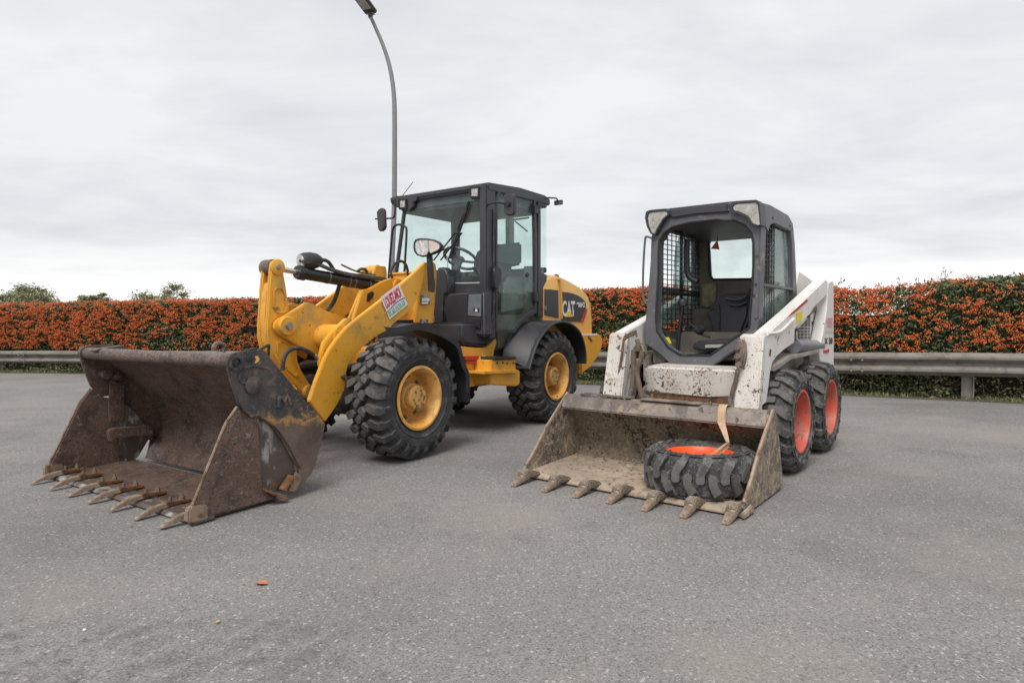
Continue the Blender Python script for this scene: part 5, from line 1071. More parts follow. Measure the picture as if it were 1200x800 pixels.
for s in (1,-1):
    if s < 0: side(-1)
    CBx = CB0 if s > 0 else .425
    W0 = [V(p.x,s*(CBx-.03),p.z) for p in B('v',CB,[(900.5,268),(904,263),(927,271.5),(929,300),(929.5,337),(894.5,331.5)])]
    # upper window: sliding pane at the rear half, steel mesh over the front half
    zt, zb = 1.86, 1.30
    x0, x1 = W0[0].x, W0[3].x
    pn = [V(p.x,s*(CBx-.035),p.z) for p in B('v',CB,[(913,267),(926,271.5),(928,285),(929,337),(907,333.5),(908,300),(909.5,280)])]
    g = G(); g.prism(pn,(0,-s*.006,0)); g.build('sliding_pane', M_glo, ro_, bevel=0)
    lw_ = [V(p.x,s*(CBx-.03),p.z) for p in B('v',CB,[(894.5,334),(929.5,339.5),(932,353),(912,369),(890.5,385)])]
    g = G(); g.prism(lw_,(0,-s*.006,0)); g.build('lower_pane', M_glo, ro_, bevel=0)
    g = G(); xa, xb = -.06, x1+.02
    for i in range(10 if s < 0 else 7):
        x = xa+(xb-xa)*i/9 if s < 0 else xa-.06*i; g.tube([V(x,s*(CBx-(.030 if s > 0 else .065)),1.02),V(x,s*(CBx-(.030 if s > 0 else .065)),1.86)],.0045,4)
    for i in range(21):
        z = 1.03+i*.0415; g.tube([V(xa,s*(CBx-(.035 if s > 0 else .070)),z),V(xb if s < 0 else -.42,s*(CBx-(.035 if s > 0 else .070)),z)],.0045,4)
    tag(g.build('window_mesh', M_cylb, ro_, bevel=0), kind='stuff')
    g = G(); g.bar(V((xa+xb)/2,s*(CBx-.06),1.0),V((xa+xb)/2,s*(CBx-.06),1.88),.02,.03,(1,0,0)); g.bar(V(xa,s*(CBx-.06),1.33),V(xb,s*(CBx-.06),1.33),.03,.03); g.build('mesh_frame', M_cylb, ro_, bevel=.003)
# roof panel with rounded edges, rear wall with window
g = G(); rp = [V(.03,-CB+.01,1.975),V(.03,CB-.01,1.955),V(-.30,CB-.01,1.945),V(-.82,CB-.01,1.90),V(-.90,CB-.01,1.84),V(-.90,-CB+.01,1.84),V(-.82,-CB+.01,1.90),V(-.30,-CB+.01,1.955)]
g.prism([V(.03,-CB+.004,1.90),V(.05,-CB+.004,1.968),V(-.25,-CB+.004,1.966),V(-.70,-CB+.004,1.935),V(-.84,-CB+.004,1.90),V(-.90,-CB+.004,1.82),V(-.84,-CB+.004,1.82),V(-.70,-CB+.004,1.87)],(0,2*CB-.008,0)); rfB = g.build('roof', M_bob, ro_, bevel=.014, seg=3)
g = G(); q = B('u',.075,Z5([(165,98),(300,84),(460,66),(456,92),(470,118),(300,130),(190,148),(168,130)])); g.prism(q,(-.09,0,0)); g.build('roof_visor', M_frm, ro_, bevel=.018, seg=3)
ur2 = -.85
wi = B('u',ur2,Z5([(362,255),(375,240),(566,232),(572,240),(572,415),(560,428),(385,430),(370,415)]))
wo = [V(ur2,-CB+.01,1.84),V(ur2,-CB+.12,1.88),V(ur2,CB-.12,1.88),V(ur2,CB-.01,1.84),V(ur2,CB-.01,1.05),V(ur2,.3,1.0),V(ur2,-.3,1.0),V(ur2,-CB+.01,1.05)]
g = G(); g.ring(wo,wi,(-.05,0,0)); rw = g.build('rear_wall', M_int, ro_, bevel=.010)
g = G(); g.prism([p+V(-.02,0,0) for p in wi],(-.006,0,0)); g.build('rear_window', M_glr, rw, bevel=0)
g = G(); g.tube(wi+[wi[0]],.012,6); g.build('window_seal', M_cylb, rw, bevel=0)
q = B('u',ur2+.01,Z5([(335,450),(400,448),(400,540),(360,562),(330,550)])); g = G(); g.prism(q,(.02,0,0)); g.build('torn_lining', M_foam, rw, bevel=.006)
g = G(); g.box((-.50,0,.80),(.62,.82,.05)); g.box((-.76,0,1.05),(.17,.88,.30)); builds(g,'seat_deck', M_int, ro_, bevel=.01)
# footwell
g = G(); g.box((-.28,0,.715),(.40,.84,.02)); g.prism([V(-.42,-.42,.72),V(-.45,-.42,1.0),V(-.48,-.42,1.0),V(-.45,-.42,.72)],(0,.84,0)); builds(g,'footwell', M_int, ro_, bevel=.004)
for s in (-1,): g = G(); g.box((-.10,-.36,.84),(.22,.12,.2)); g.build('foot_box', M_int, ro_, bevel=.01)
for s in (1,-1): g = G(); g.box((-.42,s*(CB-.075),.86),(.86,.02,.30)); g.build('side_lining', M_bob, ro_, bevel=.004)
# seat
sq = B('u',-.50,Z5([(350,600),(352,575),(372,560),(385,530),(405,505),(450,490),(540,490),(556,520),(550,600),(520,680),(480,708),(380,705),(372,650)])); g = G(); g.prism(sq,(-.13,0,0)); seatB = g.build('seat', M_seat, SS, bevel=.04, seg=3)
g = G(); q = B('u',-.485,Z5([(405,545),(412,600),(408,700)])); g.tube(q,.007,6,3); g.tube(B('u',-.485,Z5([(375,560),(405,575),(412,610)])),.006,6,3); g.build('seam', M_blk, seatB, bevel=0)
g = G(); q = B('v',.10,ZK([(430,560),(450,530),(520,522),(740,520),(760,600),(520,610),(440,595)])); q = B('u',-.11,ZK([(432,590),(436,560),(470,530),(560,522),(700,520),(760,530),(765,600),(520,610)])); g.prism(q,(-.40,0,0)); g.build('seat_cushion', M_seat, seatB, bevel=.035, seg=3)
g = G(); q = B('u',-.095,ZK([(540,560),(690,556),(690,582),(540,586)])); g.prism(q,(-.03,0,0)); g.build('seat_rail', mat('bare_steel_bar',(.42,.41,.38),.45,.3,bump=None), seatB, bevel=.004)
# levers
q = B('u',-.12,ZK([(325,605),(335,500),(345,400),(362,280),(368,235)])); g = G(); g.tube(q,[.014,.014,.013,.016,.018],8); lv1 = g.build('control_lever', M_cylb, SS, bevel=0)
g = G(); g.lathe([(-.03,.012),(-.02,.035),(.01,.042),(.03,.034),(.038,.0001)],q[-1],(0,0,1),14); g.f = g.f[:-1]; g.build('lever_knob', M_cylb, lv1, bevel=0)
g = G(); g.lathe([(-.03,.02),(.0,.05),(.02,.05),(.05,.0001)],B('u',-.3,ZK([(500,450)]))[0],(.2,0,1),12); g.tube(B('u',-.3,ZK([(415,390),(470,430),(500,470),(580,500)])),.010,6,3); g.build('side_lever', M_cylb, SS, bevel=0)
q = B('u',-.25,Z5([(262,240),(258,300),(262,390),(280,425),(310,440)])); g = G(); g.tube(q,.026,10,4); builds(g,'safety_bar', M_seat, SS, bevel=0)
g = G(); g.tube(B('u',-.45,Z5([(440,520),(480,525),(520,520),(545,500),(556,470)])),.014,6,3); g.tube(B('u',-.47,Z5([(455,545),(500,552),(540,535)])),.012,6,3); g.build('seat_belt', M_blk, seatB, bevel=0)
# yellow stickers inside, small box
q = B('v',-CB+.075,Z5([(118,615),(137,618),(136,672),(120,672)])); g = G(); g.prism(q,(0,.006,0)); g.build('warning_label', M_syel, ro_, bevel=0)
q = B('u',-.02,ZK([(222,502),(252,500),(272,548),(262,560),(240,530)])); g = G(); g.prism(q,(-.02,0,0)); g.build('warning_label', M_syel, ro_, bevel=0)
# headlamps at the roof corners
for out_, inn_ in ((Z5([(62,140),(66,112),(84,104),(160,97),(174,108),(176,128),(150,150),(122,200),(112,222),(88,216),(70,180)]),Z5([(74,140),(80,118),(95,114),(150,109),(166,114),(168,126),(145,145),(115,195),(108,216),(92,210),(80,178)])),
                  (Z5([(460,95),(470,70),(490,62),(585,56),(600,68),(606,150),(606,176),(590,180),(560,172),(540,140),(500,122),(470,115)]),Z5([(472,92),(482,78),(500,74),(580,68),(592,76),(600,150),(602,172),(592,176),(566,166),(546,132),(508,114),(480,106)]))):
    q = B('u',.10,out_); qi_ = B('u',.10,inn_); g = G(); g.ring(q,qi_,(-.12,0,0)); hB = g.build('headlight', M_frm, ro_, bevel=.006)
    g = G(); g.prism([p-V(.008,0,0) for p in qi_],(-.02,0,0)); g.build('lens', M_lens2, hB, bevel=.003)
# grab rail on the far side of the cab
g = G(); g.tube(B('u',.10,[(764,279),(758,277.5),(756,281),(754,310),(753.5,340),(755,352),(757,356)]),.009,8,4); g.build('grab_rail', M_bob, ro_, bevel=0)
g = G()
for px in ((887,300),(886,333),(884,346),(886,372),(777,253),(873,250)):
    c = B('u',.056,[px])[0]; g.cyl(c,c+V(.006,0,0),.010,n=8)
tag(g.build('bolt_heads', M_side, ro_, bevel=0), kind='stuff')
for px in ((905.5,255.5),(925.5,264.5)):
    c = B('v',CB,[px])[0]; g = G(); g.cyl(c,c+V(0,.006,0),.010,n=8); g.build('bolt_head', M_side, ro_, bevel=0)
# engine house behind the cab
g = G(); g.prism([V(-.95,-.40,.85),V(-.95,-.40,1.30),V(-1.45,-.40,1.30),V(-1.60,-.40,1.22),V(-1.65,-.40,.45),V(-1.2,-.40,.35)],(0,.80,0)); g.build('engine_cover', M_wht, SS, bevel=.02, seg=3)
q = B('v',.36,[(936,318),(940,320),(958,333),(930,352)]); g = G(); g.prism(q,(0,-.05,0)); g.build('boom_upright_far', M_wht, SS, bevel=.006)
# side frame plate between the wheels and the boom, with grille
ZE = lambda pts: Z(850,320,6.667,pts)
q = B('v',.50,ZE([(540,430),(660,330),(770,230),(800,230),(800,480),(760,600),(740,640),(600,640),(540,560)])); 
for s in (1,-1):
    g = G(); g.prism([V(p.x,s*.50,p.z) for p in q],(0,-s*.05,0)); sf = g.build('side_frame', M_wht, SS, bevel=.006)
q = B('v',.502,ZE([(566,440),(662,335),(655,515),(572,518)])); g = G(); g.prism(q,(0,.004,0)); gl = g.build('side_grille', M_cylb, sf, bevel=0); gl.parent = SS
g = G()
for i in range(5):
    a = i/4; q_ = B('v',.512,ZE([(566+6*a,440+78*a-20*(1-a)),(662-7*a,470+45*a-50*(1-a))])); g.bar(q_[0],q_[1],.004,.004)
for i in range(3):
    a = (i+.5)/3; q_ = B('v',.514,ZE([(566+95*a,440-105*a),(572+83*a,518)])); g.bar(q_[0],q_[1],.003,.004)
tag(g.build('grille_bars', M_wht, gl, bevel=0), kind='stuff')
c = B('v',.505,ZE([(712,505)]))[0]; g = G(); g.lathe([(0,.075),(.004,.075),(.004,.0001)],c,(0,1,0),24); g.f = g.f[:-1]; g.build('frame_opening', M_cylb, SS, bevel=0)
c = B('v',.505,ZE([(680,390)]))[0]; g = G(); g.cyl(c,c+V(0,.006,0),.014,n=12); g.build('frame_hole', M_cylb, SS, bevel=0)
# tail upright
q = B('v',.60,ZE([(805,75),(838,62),(846,70),(848,745),(800,700),(742,690),(730,600),(760,480),(790,300),(800,180)])); tw2 = q
for s in (1,-1):
    g = G(); g.prism([V(p.x,s*.60,p.z) for p in q],(0,-s*.09,0)); up_ = g.build('tail_upright', M_wht, SS, bevel=.006)
    if s > 0: upL = up_
# boom arms
bo = ZE([(800,60),(795,165),(760,205),(700,262),(662,322),(600,385),(545,430),(540,545),(460,600),(400,655),(368,705),(350,780),(345,835),(322,1010),(262,1060),(298,500),(312,485),(330,470),(420,390),(520,300),(640,185),(745,85),(780,52)])
bp2 = B('v',.60,bo)
for s in (1,-1):
    g = G(); g.prism([V(p.x,s*.60,p.z) for p in bp2],(0,-s*.10,0)); bm_ = g.build('boom_arm', M_wht, SS, bevel=.008, seg=3)
    if s > 0: boomL = bm_
# front leg faces: broad, chipped
fl_ = B('v',.60,[(895.5,393),(900,396),(897,440),(893,500),(884.5,500),(889,440)])
for s in (1,-1):
    u0 = B('v',.60,[(895,393)])[0]; u1 = B('v',.60,[(888,480)])[0]
    g = G(); g.prism([V(u0.x+.006,s*.603,u0.z),V(u0.x-.05,s*.603,u0.z+.01),V(u1.x-.08,s*.603,u1.z-.08),V(u1.x+.02,s*.603,u1.z-.08),V(u1.x+.006,s*.603,u1.z)],(0,-s*.165,0)); g.build('boom_leg', M_wht2, SS, bevel=.010, seg=3)
q = B('v',.604,ZE([(350,590),(360,600),(352,650),(344,640)])); g = G(); g.prism(q,(0,.002,0)); g.build('scrape', M_rust, boomL, bevel=0)
# raised edge of the lower boom casting
q = B('v',.604,ZE([(320,486),(345,470),(430,455),(535,355)])); g = G(); g.tube(q,.010,6,3); g.build('boom_ridge', M_wht, boomL, bevel=0)
q = B('v',.603,ZE([(485,345),(520,305),(635,205),(648,212),(620,240),(540,310)])); g = G(); g.prism(q,(0,.002,0)); g.build('red_flash', M_red, boomL, bevel=0)
q = B('v',.603,ZE([(558,312),(600,295),(600,368),(558,392)])); g = G(); g.prism(q,(0,.002,0)); g.build('warning_label', M_syel, boomL, bevel=0)
# lift cylinder, top rod
g = G(); q = B('v',.555,ZE([(548,570),(735,568)])); g.cyl(q[0],q[1],.052,n=20); lc = g.build('lift_cylinder', M_cyl, SS, bevel=.008)
g = G(); g.cyl(q[0]+V(.05,0,0),q[0],.058,n=20); g.cyl(q[0]+V(.02,.0,.055),q[0]+V(.02,0,.09),.015,n=10); g.build('cylinder_cap', M_cyl, lc, bevel=.004)
g = G(); q2_ = B('v',.56,ZE([(545,545),(540,500),(545,450),(560,440)])); g.tube(q2_,.011,6,3); g.build('brake_line', M_hose, lc, bevel=0)
g = G(); q = B('v',.50,ZE([(640,330),(770,215)])); g.cyl(q[0],q[1],.02,n=12); g.build('control_link', M_pin, SS, bevel=.003)
g = G(); q = B('v',.54,ZE([(380,705),(520,640),(525,670),(370,735)])); g.prism(q,(0,-.04,0)); g.build('fender_strip', M_wht2, SS, bevel=.004)
g = G(); q = B('v',.50,ZE([(400,690),(420,650),(540,590),(545,610),(520,640)])); g.prism(q,(0,-.04,0)); g.build('boom_lower_plate', M_rust, SS, bevel=.004)  # rust-coloured plate just below the boom arm
# lettering on the tail upright
yb2 = .604
def btext(s, bl_, br__, tl_, nm, m_, par):
    a,b,c = B('v',yb2,ZE([bl_]))[0],B('v',yb2,ZE([br__]))[0],B('v',yb2,ZE([tl_]))[0]; return text(s,nm,m_,par,a,(b-a),(c-a),(b-a).length,(c-a).length,.001)
M_spink = mat('faded_red_print',(.70,.30,.32),.5,bump=None); M_sgf = mat('faded_green_print',(.42,.62,.48),.5,bump=None)
btext('LOUEZ', (795,398),(840,400),(795,345),'sticker_lettering',M_spink,upL); btext('MOI', (800,425),(838,427),(800,402),'sticker_lettering',M_spink,upL)
btext('01.60.23', (785,472),(842,470),(785,445),'sticker_number',M_sgf,upL)
btext('X 30', (775,556),(838,552),(775,505),'model_lettering',M_sblk,upL); btext('HIRE',(765,625),(815,620),(765,590),'red_logo',M_sred,upL) if False else None
q = B('v',yb2,ZE([(768,598),(785,602),(812,590),(810,618),(790,626),(768,622)])); g = G(); g.prism(q,(0,.001,0)); g.build('red_logo', M_sred, upL, bevel=0)
# tilt cylinders, hoses and pivot blocks in front
for s, pA, pB in ((1,(873,418),(862,480)),(-1,(744,432),(735,482))):
    a = B('v',s*.40,[pA])[0]; b_ = B('v',s*.40,[pB])[0]; g = G(); g.cyl(a,a+(b_-a)*1.25,.042,n=20); tcl = g.build('tilt_cylinder', M_cyl, SS, bevel=.006)
q = B('u',.50,Z(800,390,7.275,[(443,55),(500,52),(520,90),(528,180),(515,290),(480,305),(448,290),(445,180)])); g = G(); g.prism(q,(-.07,0,0)); pb = g.build('pivot_block', M_pin, SS, bevel=.012, seg=3)
for px in ((468,125),(472,198),(480,270)):
    c = B('u',.50,Z(800,390,7.275,[px]))[0]; g = G(); g.cyl(c,c+V(.02,0,0),.022,n=12); g.build('pivot_bolt', M_pin, pb, bevel=.004)
ZM = lambda pts: Z(695,370,7.275,pts)
q = B('u',.50,ZM([(345,250),(375,228),(420,240),(440,300),(440,360),(400,380),(360,350),(320,380),(325,310)])); g = G(); g.prism(q,(-.06,0,0)); g.build('pivot_block', M_pin, SS, bevel=.014, seg=3)
g = G()
for pts, r in (([(350,290),(345,400),(345,500),(330,620),(320,660)],.022),([(420,300),(405,380),(375,460),(378,520),(395,600),(415,690)],.020),([(380,300),(385,250),(375,200)],.018)):
    g.tube(B('u',.52,ZM(pts)),r,8,4)
g.build('hydraulic_hose', M_hoser, SS, bevel=0)
g = G(); q = B('u',.53,ZM([(330,620),(312,695)])); g.cyl(q[0],q[1],.017,n=10); g.build('hose_fitting', M_bolt, SS, bevel=.003)
g = G()
for pts in ([(190,700),(215,520),(245,330),(262,200),(275,170),(365,128),(372,180)],[(270,200),(295,180),(360,150)]):
    g.tube(B('u',.47,ZM(pts)),.010,6,0)
g.build('brake_line', M_hoser, SS, bevel=0)
g = G(); q = B('u',.50,Z(800,390,7.275,[(470,310),(455,400),(430,480),(410,560)])); g.tube(q,.016,8,3); g.build('hydraulic_hose', M_hoser, SS, bevel=0)
g = G(); q = B('u',.50,Z(800,390,7.275,[(410,535),(400,605)])); g.cyl(q[0],q[1],.017,n=10); g.build('hose_fitting', M_bolt, SS, bevel=.003)
g = G(); g.tube(B('v',.44,ZE([(140,530),(180,490),(262,440)])),.012,6,3); g.build('brake_line', M_hoser, SS, bevel=0)
g = G(); g.tube(B('v',.50,[(868,520),(874,470)]),.0,4) if False else None
# --- skid bucket
BB = .778
ZB = lambda pts: Z(590,420,3.4286,pts)
sideP = B('v',BB,ZB([(1089,205),(1096,212),(1103,270),(1112,360),(1123,490),(1121,508),(1085,545),(1010,602),(968,618),(962,600),(972,580),(1000,490),(1030,380),(1060,290)]))
g = G(); prof = [V(.79,0,.535),V(.745,0,.44),(.66,0,.33),(.605,0,.22),(.60,0,.12),(.64,0,.055),(.74,0,.035),(1.30,0,.022)]
pr2 = catmull([V(*p) for p in prof],3); g.sheet([V(p.x,-BB+.01,p.z) for p in pr2],(0,2*BB-.02,0),.010)
skb = g.build('bucket', M_mudin, SS, bevel=.002)
tag(skb, 'low muddy digging bucket with seven teeth')
g = G(); g.prism([V(.66,-BB+.012,.055),V(1.22,-BB+.012,.040),V(1.22,-BB+.012,.034),V(.66,-BB+.012,.046)],(0,2*BB-.024,0)); g.build('floor_plate', M_mudfl, skb, bevel=.001)
for s in (1,-1):
    g = G(); g.prism([V(p.x,s*BB,max(p.z,.012)) for p in sideP],(0,-s*.016,0)); g.build('side_plate', M_mud, skb, bevel=.003)
    fr_ = [sideP[0],sideP[13],sideP[12],sideP[11],sideP[10]]
    g = G(); g.tube([V(p.x+.004,s*(BB-.008),max(p.z,.03)) for p in fr_],.013,6); g.build('side_rim', M_edge, skb, bevel=0)
g = G(); g.prism([V(.80,-BB+.015,.545),V(.83,-BB+.015,.530),V(.865,-BB+.015,.445),V(.85,-BB+.015,.435),V(.80,-BB+.015,.445),V(.74,-BB+.015,.50),V(.74,-BB+.015,.54)],(0,2*BB-.03,0)); g.build('top_lip', M_lip, skb, bevel=.008)
g = G()
for i in range(4): g.box((.79,-.60+i*.05+.22,.549),(.03,.03,.012))
tag(g.build('grip_hole', M_cylb, skb, bevel=0), kind='stuff')
g = G(); g.ring([V(.82,-.62,.548),V(.82,-.20,.548),V(.74,-.20,.548),V(.74,-.62,.548)],[V(.805,-.60,.548),V(.805,-.22,.548),V(.755,-.22,.548),V(.755,-.60,.548)],(0,0,.010)); g.build('step_plate', M_lip, skb, bevel=.003)
g = G(); g.box((.79,.10,.552),(.09,.44,.010)); g.build('step_plate', M_lip, skb, bevel=.003)
g = G(); q = B('z',.02,[(612.5,556),(867,601.5)])
ue = 1.335; g.prism([V(1.17,-BB,.046),V(ue-.03,-BB,.036),V(ue,-BB,.020),V(ue,-BB,.010),V(1.17,-BB,.014)],(0,2*BB,0)); g.build('cutting_edge', M_mudfl, skb, bevel=.003)
tS = tooth_g(1.08,.24).build('tooth', M_tooth, skb, bevel=.007)
g = G(); g.prism([V(-.16,-.030,.045),V(-.05,-.034,.085),V(.0,-.034,.085),V(.03,-.034,.06),V(.03,-.034,.03),V(-.16,-.03,.03)],(0,.064,0)); aS = g.build('tooth_adapter', M_mud, skb, bevel=.008)
tipS = B('z',.01,[(601.5,568.3),(637.5,575),(674,581.5),(713.5,588.3),(755,597),(800.5,605),(850,612.5)])
for i, p in enumerate(tipS):
    mt = Matrix.Translation((p.x-.115, p.y, .004)) @ Matrix.Rotation(-.0,4,'Z')
    for o in (tS,aS):
        if i == 0: o.matrix_local = mt
        else: inst(o, skb, mt)
for s in (1,-1): g = G(); q = [V(1.18,s*(BB+.0),.01),V(1.36,s*(BB+.0),.01),V(1.37,s*(BB+.0),.045),V(1.22,s*(BB+.0),.06)]; g.prism(q,(0,s*.022,0)); g.build('corner_edge', M_mudfl, skb, bevel=.006)
# bucket coupler plate behind
g = G(); g.prism([V(.56,-.55,.14),V(.68,-.55,.48),V(.60,-.55,.48),V(.48,-.55,.14)],(0,1.1,0)); g.build('coupler_plate', M_rust, SS, bevel=.008)
for s in (1,-1): g = G(); g.prism([V(.55,s*.58,.14),V(.575,s*.58,.25),V(.63,s*.58,.36),V(.66,s*.58,.47),V(.48,s*.58,.46),V(.42,s*.58,.25),V(.46,s*.58,.14)],(0,-s*.12,0)); g.build('arm_foot', M_wht2, SS, bevel=.01)

# ================================================================== loose things
# spare wheel lying in the skid bucket
sw_ = empty('spare_wheel', (1.192,4.03,.030)); tag(sw_, 'spare wheel with bright orange rim lying flat in the small muddy bucket', 'wheel')
Rt = .352
def lugs_spare(g, rt, R, h, depth):
    N = 15; p = 2*math.pi*R/N
    for i in range(N):
        for s, o in ((1,0),(-1,.5)):
            c = (i+o)*p
            add_lug(g, [(s*h*1.02,c+.050,.021),(s*h*.9,c+.045,.024),(s*h*.66,c+.026,.027),(s*h*.42,c+.006,.025),(s*h*.2,c-.006,.024),(s*h*-.10,c-.006,.026),(s*h*-.2,c-.004,.017)], rt, depth, R)
g = G(); g.lathe([(.082,.222),(.098,.222),(.100,.214),(.092,.205),(.05,.196),(.0,.19),(-.03,.18),(-.04,.16),(-.035,.06),(-.035,.0001)],(0,0,0),(0,1,0),48); g.f = g.f[:-2]
g.lathe([(-.1,.222),(-.08,.205),(-.05,.19),(-.05,.0001)],(0,0,0),(0,1,0),40); g.f = g.f[:-2]
spr = g.build('rim', M_orab, sw_, bevel=0, ang=50)
spt = tyre(Rt, .262, .216, lugs_spare, .024, .010, mat_=M_rub2).build('tyre', M_rubP, sw_, bevel=0, ang=28)
mt = Matrix.Translation((0,0,.135)) @ Matrix.Rotation(math.radians(4.5),4,'X') @ Matrix.Rotation(math.pi/2,4,'X') @ Matrix.Rotation(.15,4,'Y')
mt = Matrix.Translation((0,0,.142)) @ Matrix.Rotation(math.radians(-1.2),4,'X') @ Matrix.Rotation(math.radians(90),4,'X') @ Matrix.Rotation(.15,4,'Y')
spr.matrix_local = mt; spt.matrix_local = mt
# webbing strap from the bucket lip into the rim (in world coordinates)
oB, fB, lB = frame('B')
def BW_(u,v,z): return oB+fB*u+lB*v+V(0,0,z)
vS = B('u',.86,[(845,492)])[0].y
strap = G()
def ribbon(g, pts, w_, wd, t=.003):
    P = catmull(pts,5); vs = []; wd = Vector(wd).normalized()
    for i,p in enumerate(P):
        tn = (P[min(i+1,len(P)-1)]-P[max(i-1,0)]).normalized(); ww = wd[i] if isinstance(wd,list) else wd; k = w_ if not callable(w_) else w_(i/(len(P)-1)); n_ = tn.cross(ww).normalized()*t
        vs += [p-ww*k,p+ww*k,p+ww*k+n_,p-ww*k+n_]
    f = [(i*4+k,i*4+(k+1)%4,i*4+4+(k+1)%4,i*4+4+k) for i in range(len(P)-1) for k in range(4)]+[(0,1,2,3),tuple(len(vs)-4+k for k in (3,2,1,0))]; g.add(vs,f)
rimtop = Vector((1.30,4.02,.30))
knot = BW_(*B('u',1.0,[(853,518)])[0][:])
p0 = BW_(.72,vS,.535); p1 = BW_(.80,vS,.558); p2 = BW_(.845,vS,.535); p3 = BW_(.878,vS+.01,.45)
e1 = BW_(*B('u',1.02,[(834,533)])[0][:])
strapG = G(); ribbon(strapG,[p0,p1,p2,p3],.026,lB); ribbon(strapG,[p3,p3.lerp(knot,.35),p3.lerp(knot,.7),knot],lambda t: .025-.014*t, lB); ribbon(strapG,[knot,(knot+e1)/2+V(0,0,.0),e1],lambda t:.012+.008*math.sin(t*3), lB+V(0,0,.4)); ribbon(strapG,[knot+V(0,-.005,-.004),(knot+e1)/2+V(.04,-.01,.012),e1+V(.02,0,-.02)],.010, lB+V(0,0,-.3))
tag(strapG.build('lashing_strap', M_belt, None, bevel=0), 'faded beige webbing strap looped over the bucket lip and through the spare wheel', 'strap')
# hanging triangle in the skid steer cab
tr_ = [BW_(*q[:]) for q in B('u',-.55,Z5([(403,245),(414,290),(373,286)]))]; g = G(); g.prism(tr_,fB*.008); tri = g.build('hanging_triangle', M_tri, None, bevel=.002); tag(tri, 'small orange triangle hanging in the rear window of the skid steer cab', 'ornament')
g = G(); g.tube([tr_[0]+V(0,0,-.01),tr_[0]+V(0,0,.04)],.004,5); g.build('cord', M_red, tri, bevel=0)
# fallen leaves and stones
def leaf(px, s, col, label, rot):
    p = un('G','z',.0,[px])[0]; P = V(-p.y,p.x,0); g = G(); n_ = 9; top = []
    for i in range(n_):
        t = i/(n_-1); wd = math.sin(math.pi*t)**.8*s*.32; x = (t-.5)*s; z = .003+.004*math.sin(t*3.1)+.002; top += [(x,-wd,z+wd*.15),(x,0,z),(x,wd,z+wd*.25)]
    f = [(i*3+k,i*3+k+1,i*3+k+4,i*3+k+3) for i in range(n_-1) for k in range(2)]; g.add(top,f); g.add([(a,b,c-.0012) for a,b,c in top],[tuple(reversed(x)) for x in f]); g.tube([V(-.5*s,0,.01),V(-.75*s,.01*s,.008)],.0012,4)
    o = g.build('leaf', mat('dry_leaf',col,.7,bump=(60,.3)), None, bevel=0); o.location = P; o.rotation_euler = (0,0,rot); tag(o, label, 'leaf')
leaf((307,684.5),.056,(.46,.17,.08),'fallen orange leaf alone on the asphalt in the foreground',-.15)
leaf((256,730),.022,(.50,.33,.10),'small pale yellow leaf below the orange leaf on the asphalt',.6)
M_stone = mat('grit', (.3,.28,.25), .85, island=[(.12,.11,.10),(.30,.28,.26),(.48,.46,.42),(.20,.18,.16)], bump=None)
n = 900; xs_ = rng.uniform(-6,6,n); ys_ = 1.7+rng.random(n)**1.3*9; g = G()
for x,y in zip(xs_,ys_):
    s = rng.uniform(.0016,.0042)*(1+.10*y); r3 = rng.uniform(.6,1.3,6); g.add([(x+s*r3[0],y,s*.4),(x-s*r3[1],y,s*.4),(x,y+s*r3[2],s*.4),(x,y-s*r3[3],s*.4),(x,y,s*1.0),(x,y,-.001)],[(0,2,4),(2,1,4),(1,3,4),(3,0,4),(2,0,5),(1,2,5),(3,1,5),(0,3,5)])
tag(g.build('grit', M_stone, None, bevel=0, shade=False), 'loose grit and tiny stones scattered over the asphalt', 'grit', kind='stuff')
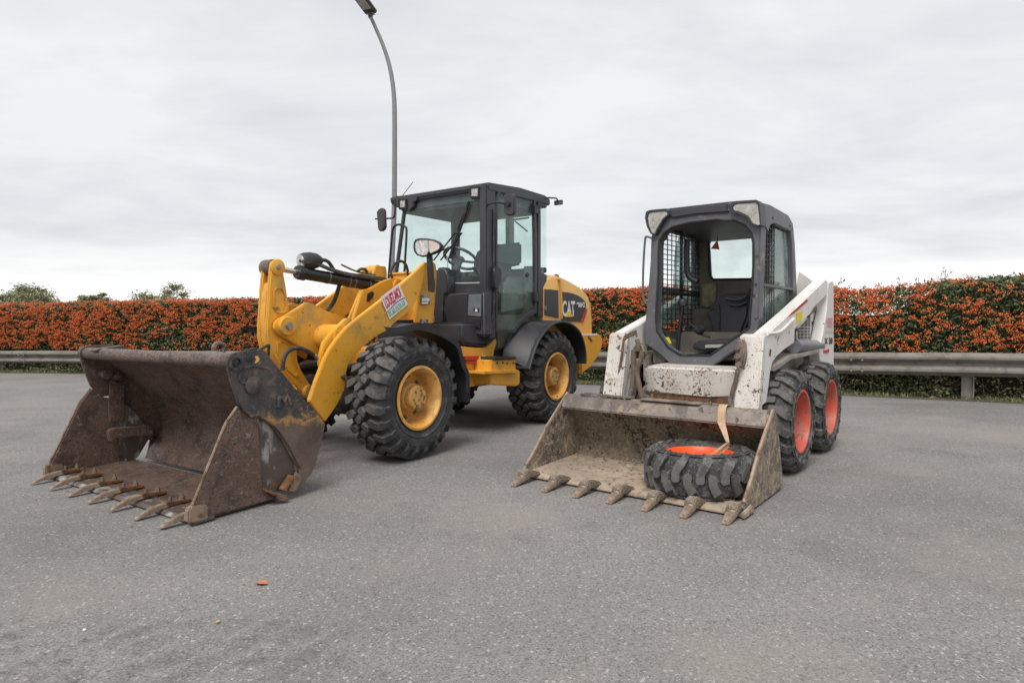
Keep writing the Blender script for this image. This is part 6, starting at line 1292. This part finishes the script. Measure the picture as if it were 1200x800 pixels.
p = un('G','z',0,[(98.5,739)])[0]; g = G(); s = .011; g.add([(s,0,.004),(-s*.9,.002,.004),(0,s*.8,.005),(0,-s*.7,.004),(.002,0,.012),(0,0,0)],[(0,2,4),(2,1,4),(1,3,4),(3,0,4),(2,0,5),(1,2,5),(3,1,5),(0,3,5)]); o = g.build('pebble', M_swht, None, bevel=.002); o.location = V(-p.y,p.x,0); tag(o,'single pale pebble near the bottom left of the asphalt','pebble')

M_clod = mat('soil_clod', (.2,.16,.11), .95, island=[(.16,.12,.085),(.27,.21,.145),(.36,.29,.20),(.11,.085,.065)], bump=None)
g = G()
for i in range(420):
    u = rng.uniform(.66,1.30); v = rng.uniform(-.74,.74); s_ = rng.uniform(.004,.013)*(1.5 if u < .8 else 1)
    if rng.random() > .35+.8*(1-(u-.66)/.64): continue
    c = BW_(u,v,.052-.02*(u-.66)); r6 = rng.uniform(.6,1.3,6)*s_
    g.add([c+V(r6[0],0,.3*s_),c+V(-r6[1],0,.3*s_),c+V(0,r6[2],.3*s_),c+V(0,-r6[3],.3*s_),c+V(0,0,s_*.9),c+V(0,0,-s_*.4)],[(0,2,4),(2,1,4),(1,3,4),(3,0,4),(2,0,5),(1,2,5),(3,1,5),(0,3,5)])
tag(g.build('soil_clods', M_clod, None, bevel=0, shade=False), 'dry soil crumbs lying on the floor of the small muddy bucket', 'soil', kind='stuff')

# dirt dropped around the cutting edges and wheels
g = G()
def WLp(u,v): oL,fL,lL = frame('L'); return oL+fL*u+lL*v
for i in range(900):
    k = i%3
    if k == 0: c = BW_(rng.normal(1.38,.10),rng.uniform(-.9,.9),0)
    elif k == 1: c = WLp(rng.normal(1.95,.13),rng.uniform(-1.0,1.05))
    else: c = BW_(rng.uniform(-1.2,1.3),rng.normal(.85,.12),0)
    s_ = rng.uniform(.002,.006)*(1.6 if rng.random() < .08 else 1); r6 = rng.uniform(.6,1.3,6)*s_
    g.add([c+V(r6[0],0,.3*s_),c+V(-r6[1],0,.3*s_),c+V(0,r6[2],.3*s_),c+V(0,-r6[3],.3*s_),c+V(0,0,s_*.8),c+V(0,0,-.001)],[(0,2,4),(2,1,4),(1,3,4),(3,0,4),(2,0,5),(1,2,5),(3,1,5),(0,3,5)])
tag(g.build('dropped_dirt', M_clod, None, bevel=0, shade=False), 'brown dirt crumbs dropped on the asphalt in front of both buckets', 'dirt', kind='stuff')
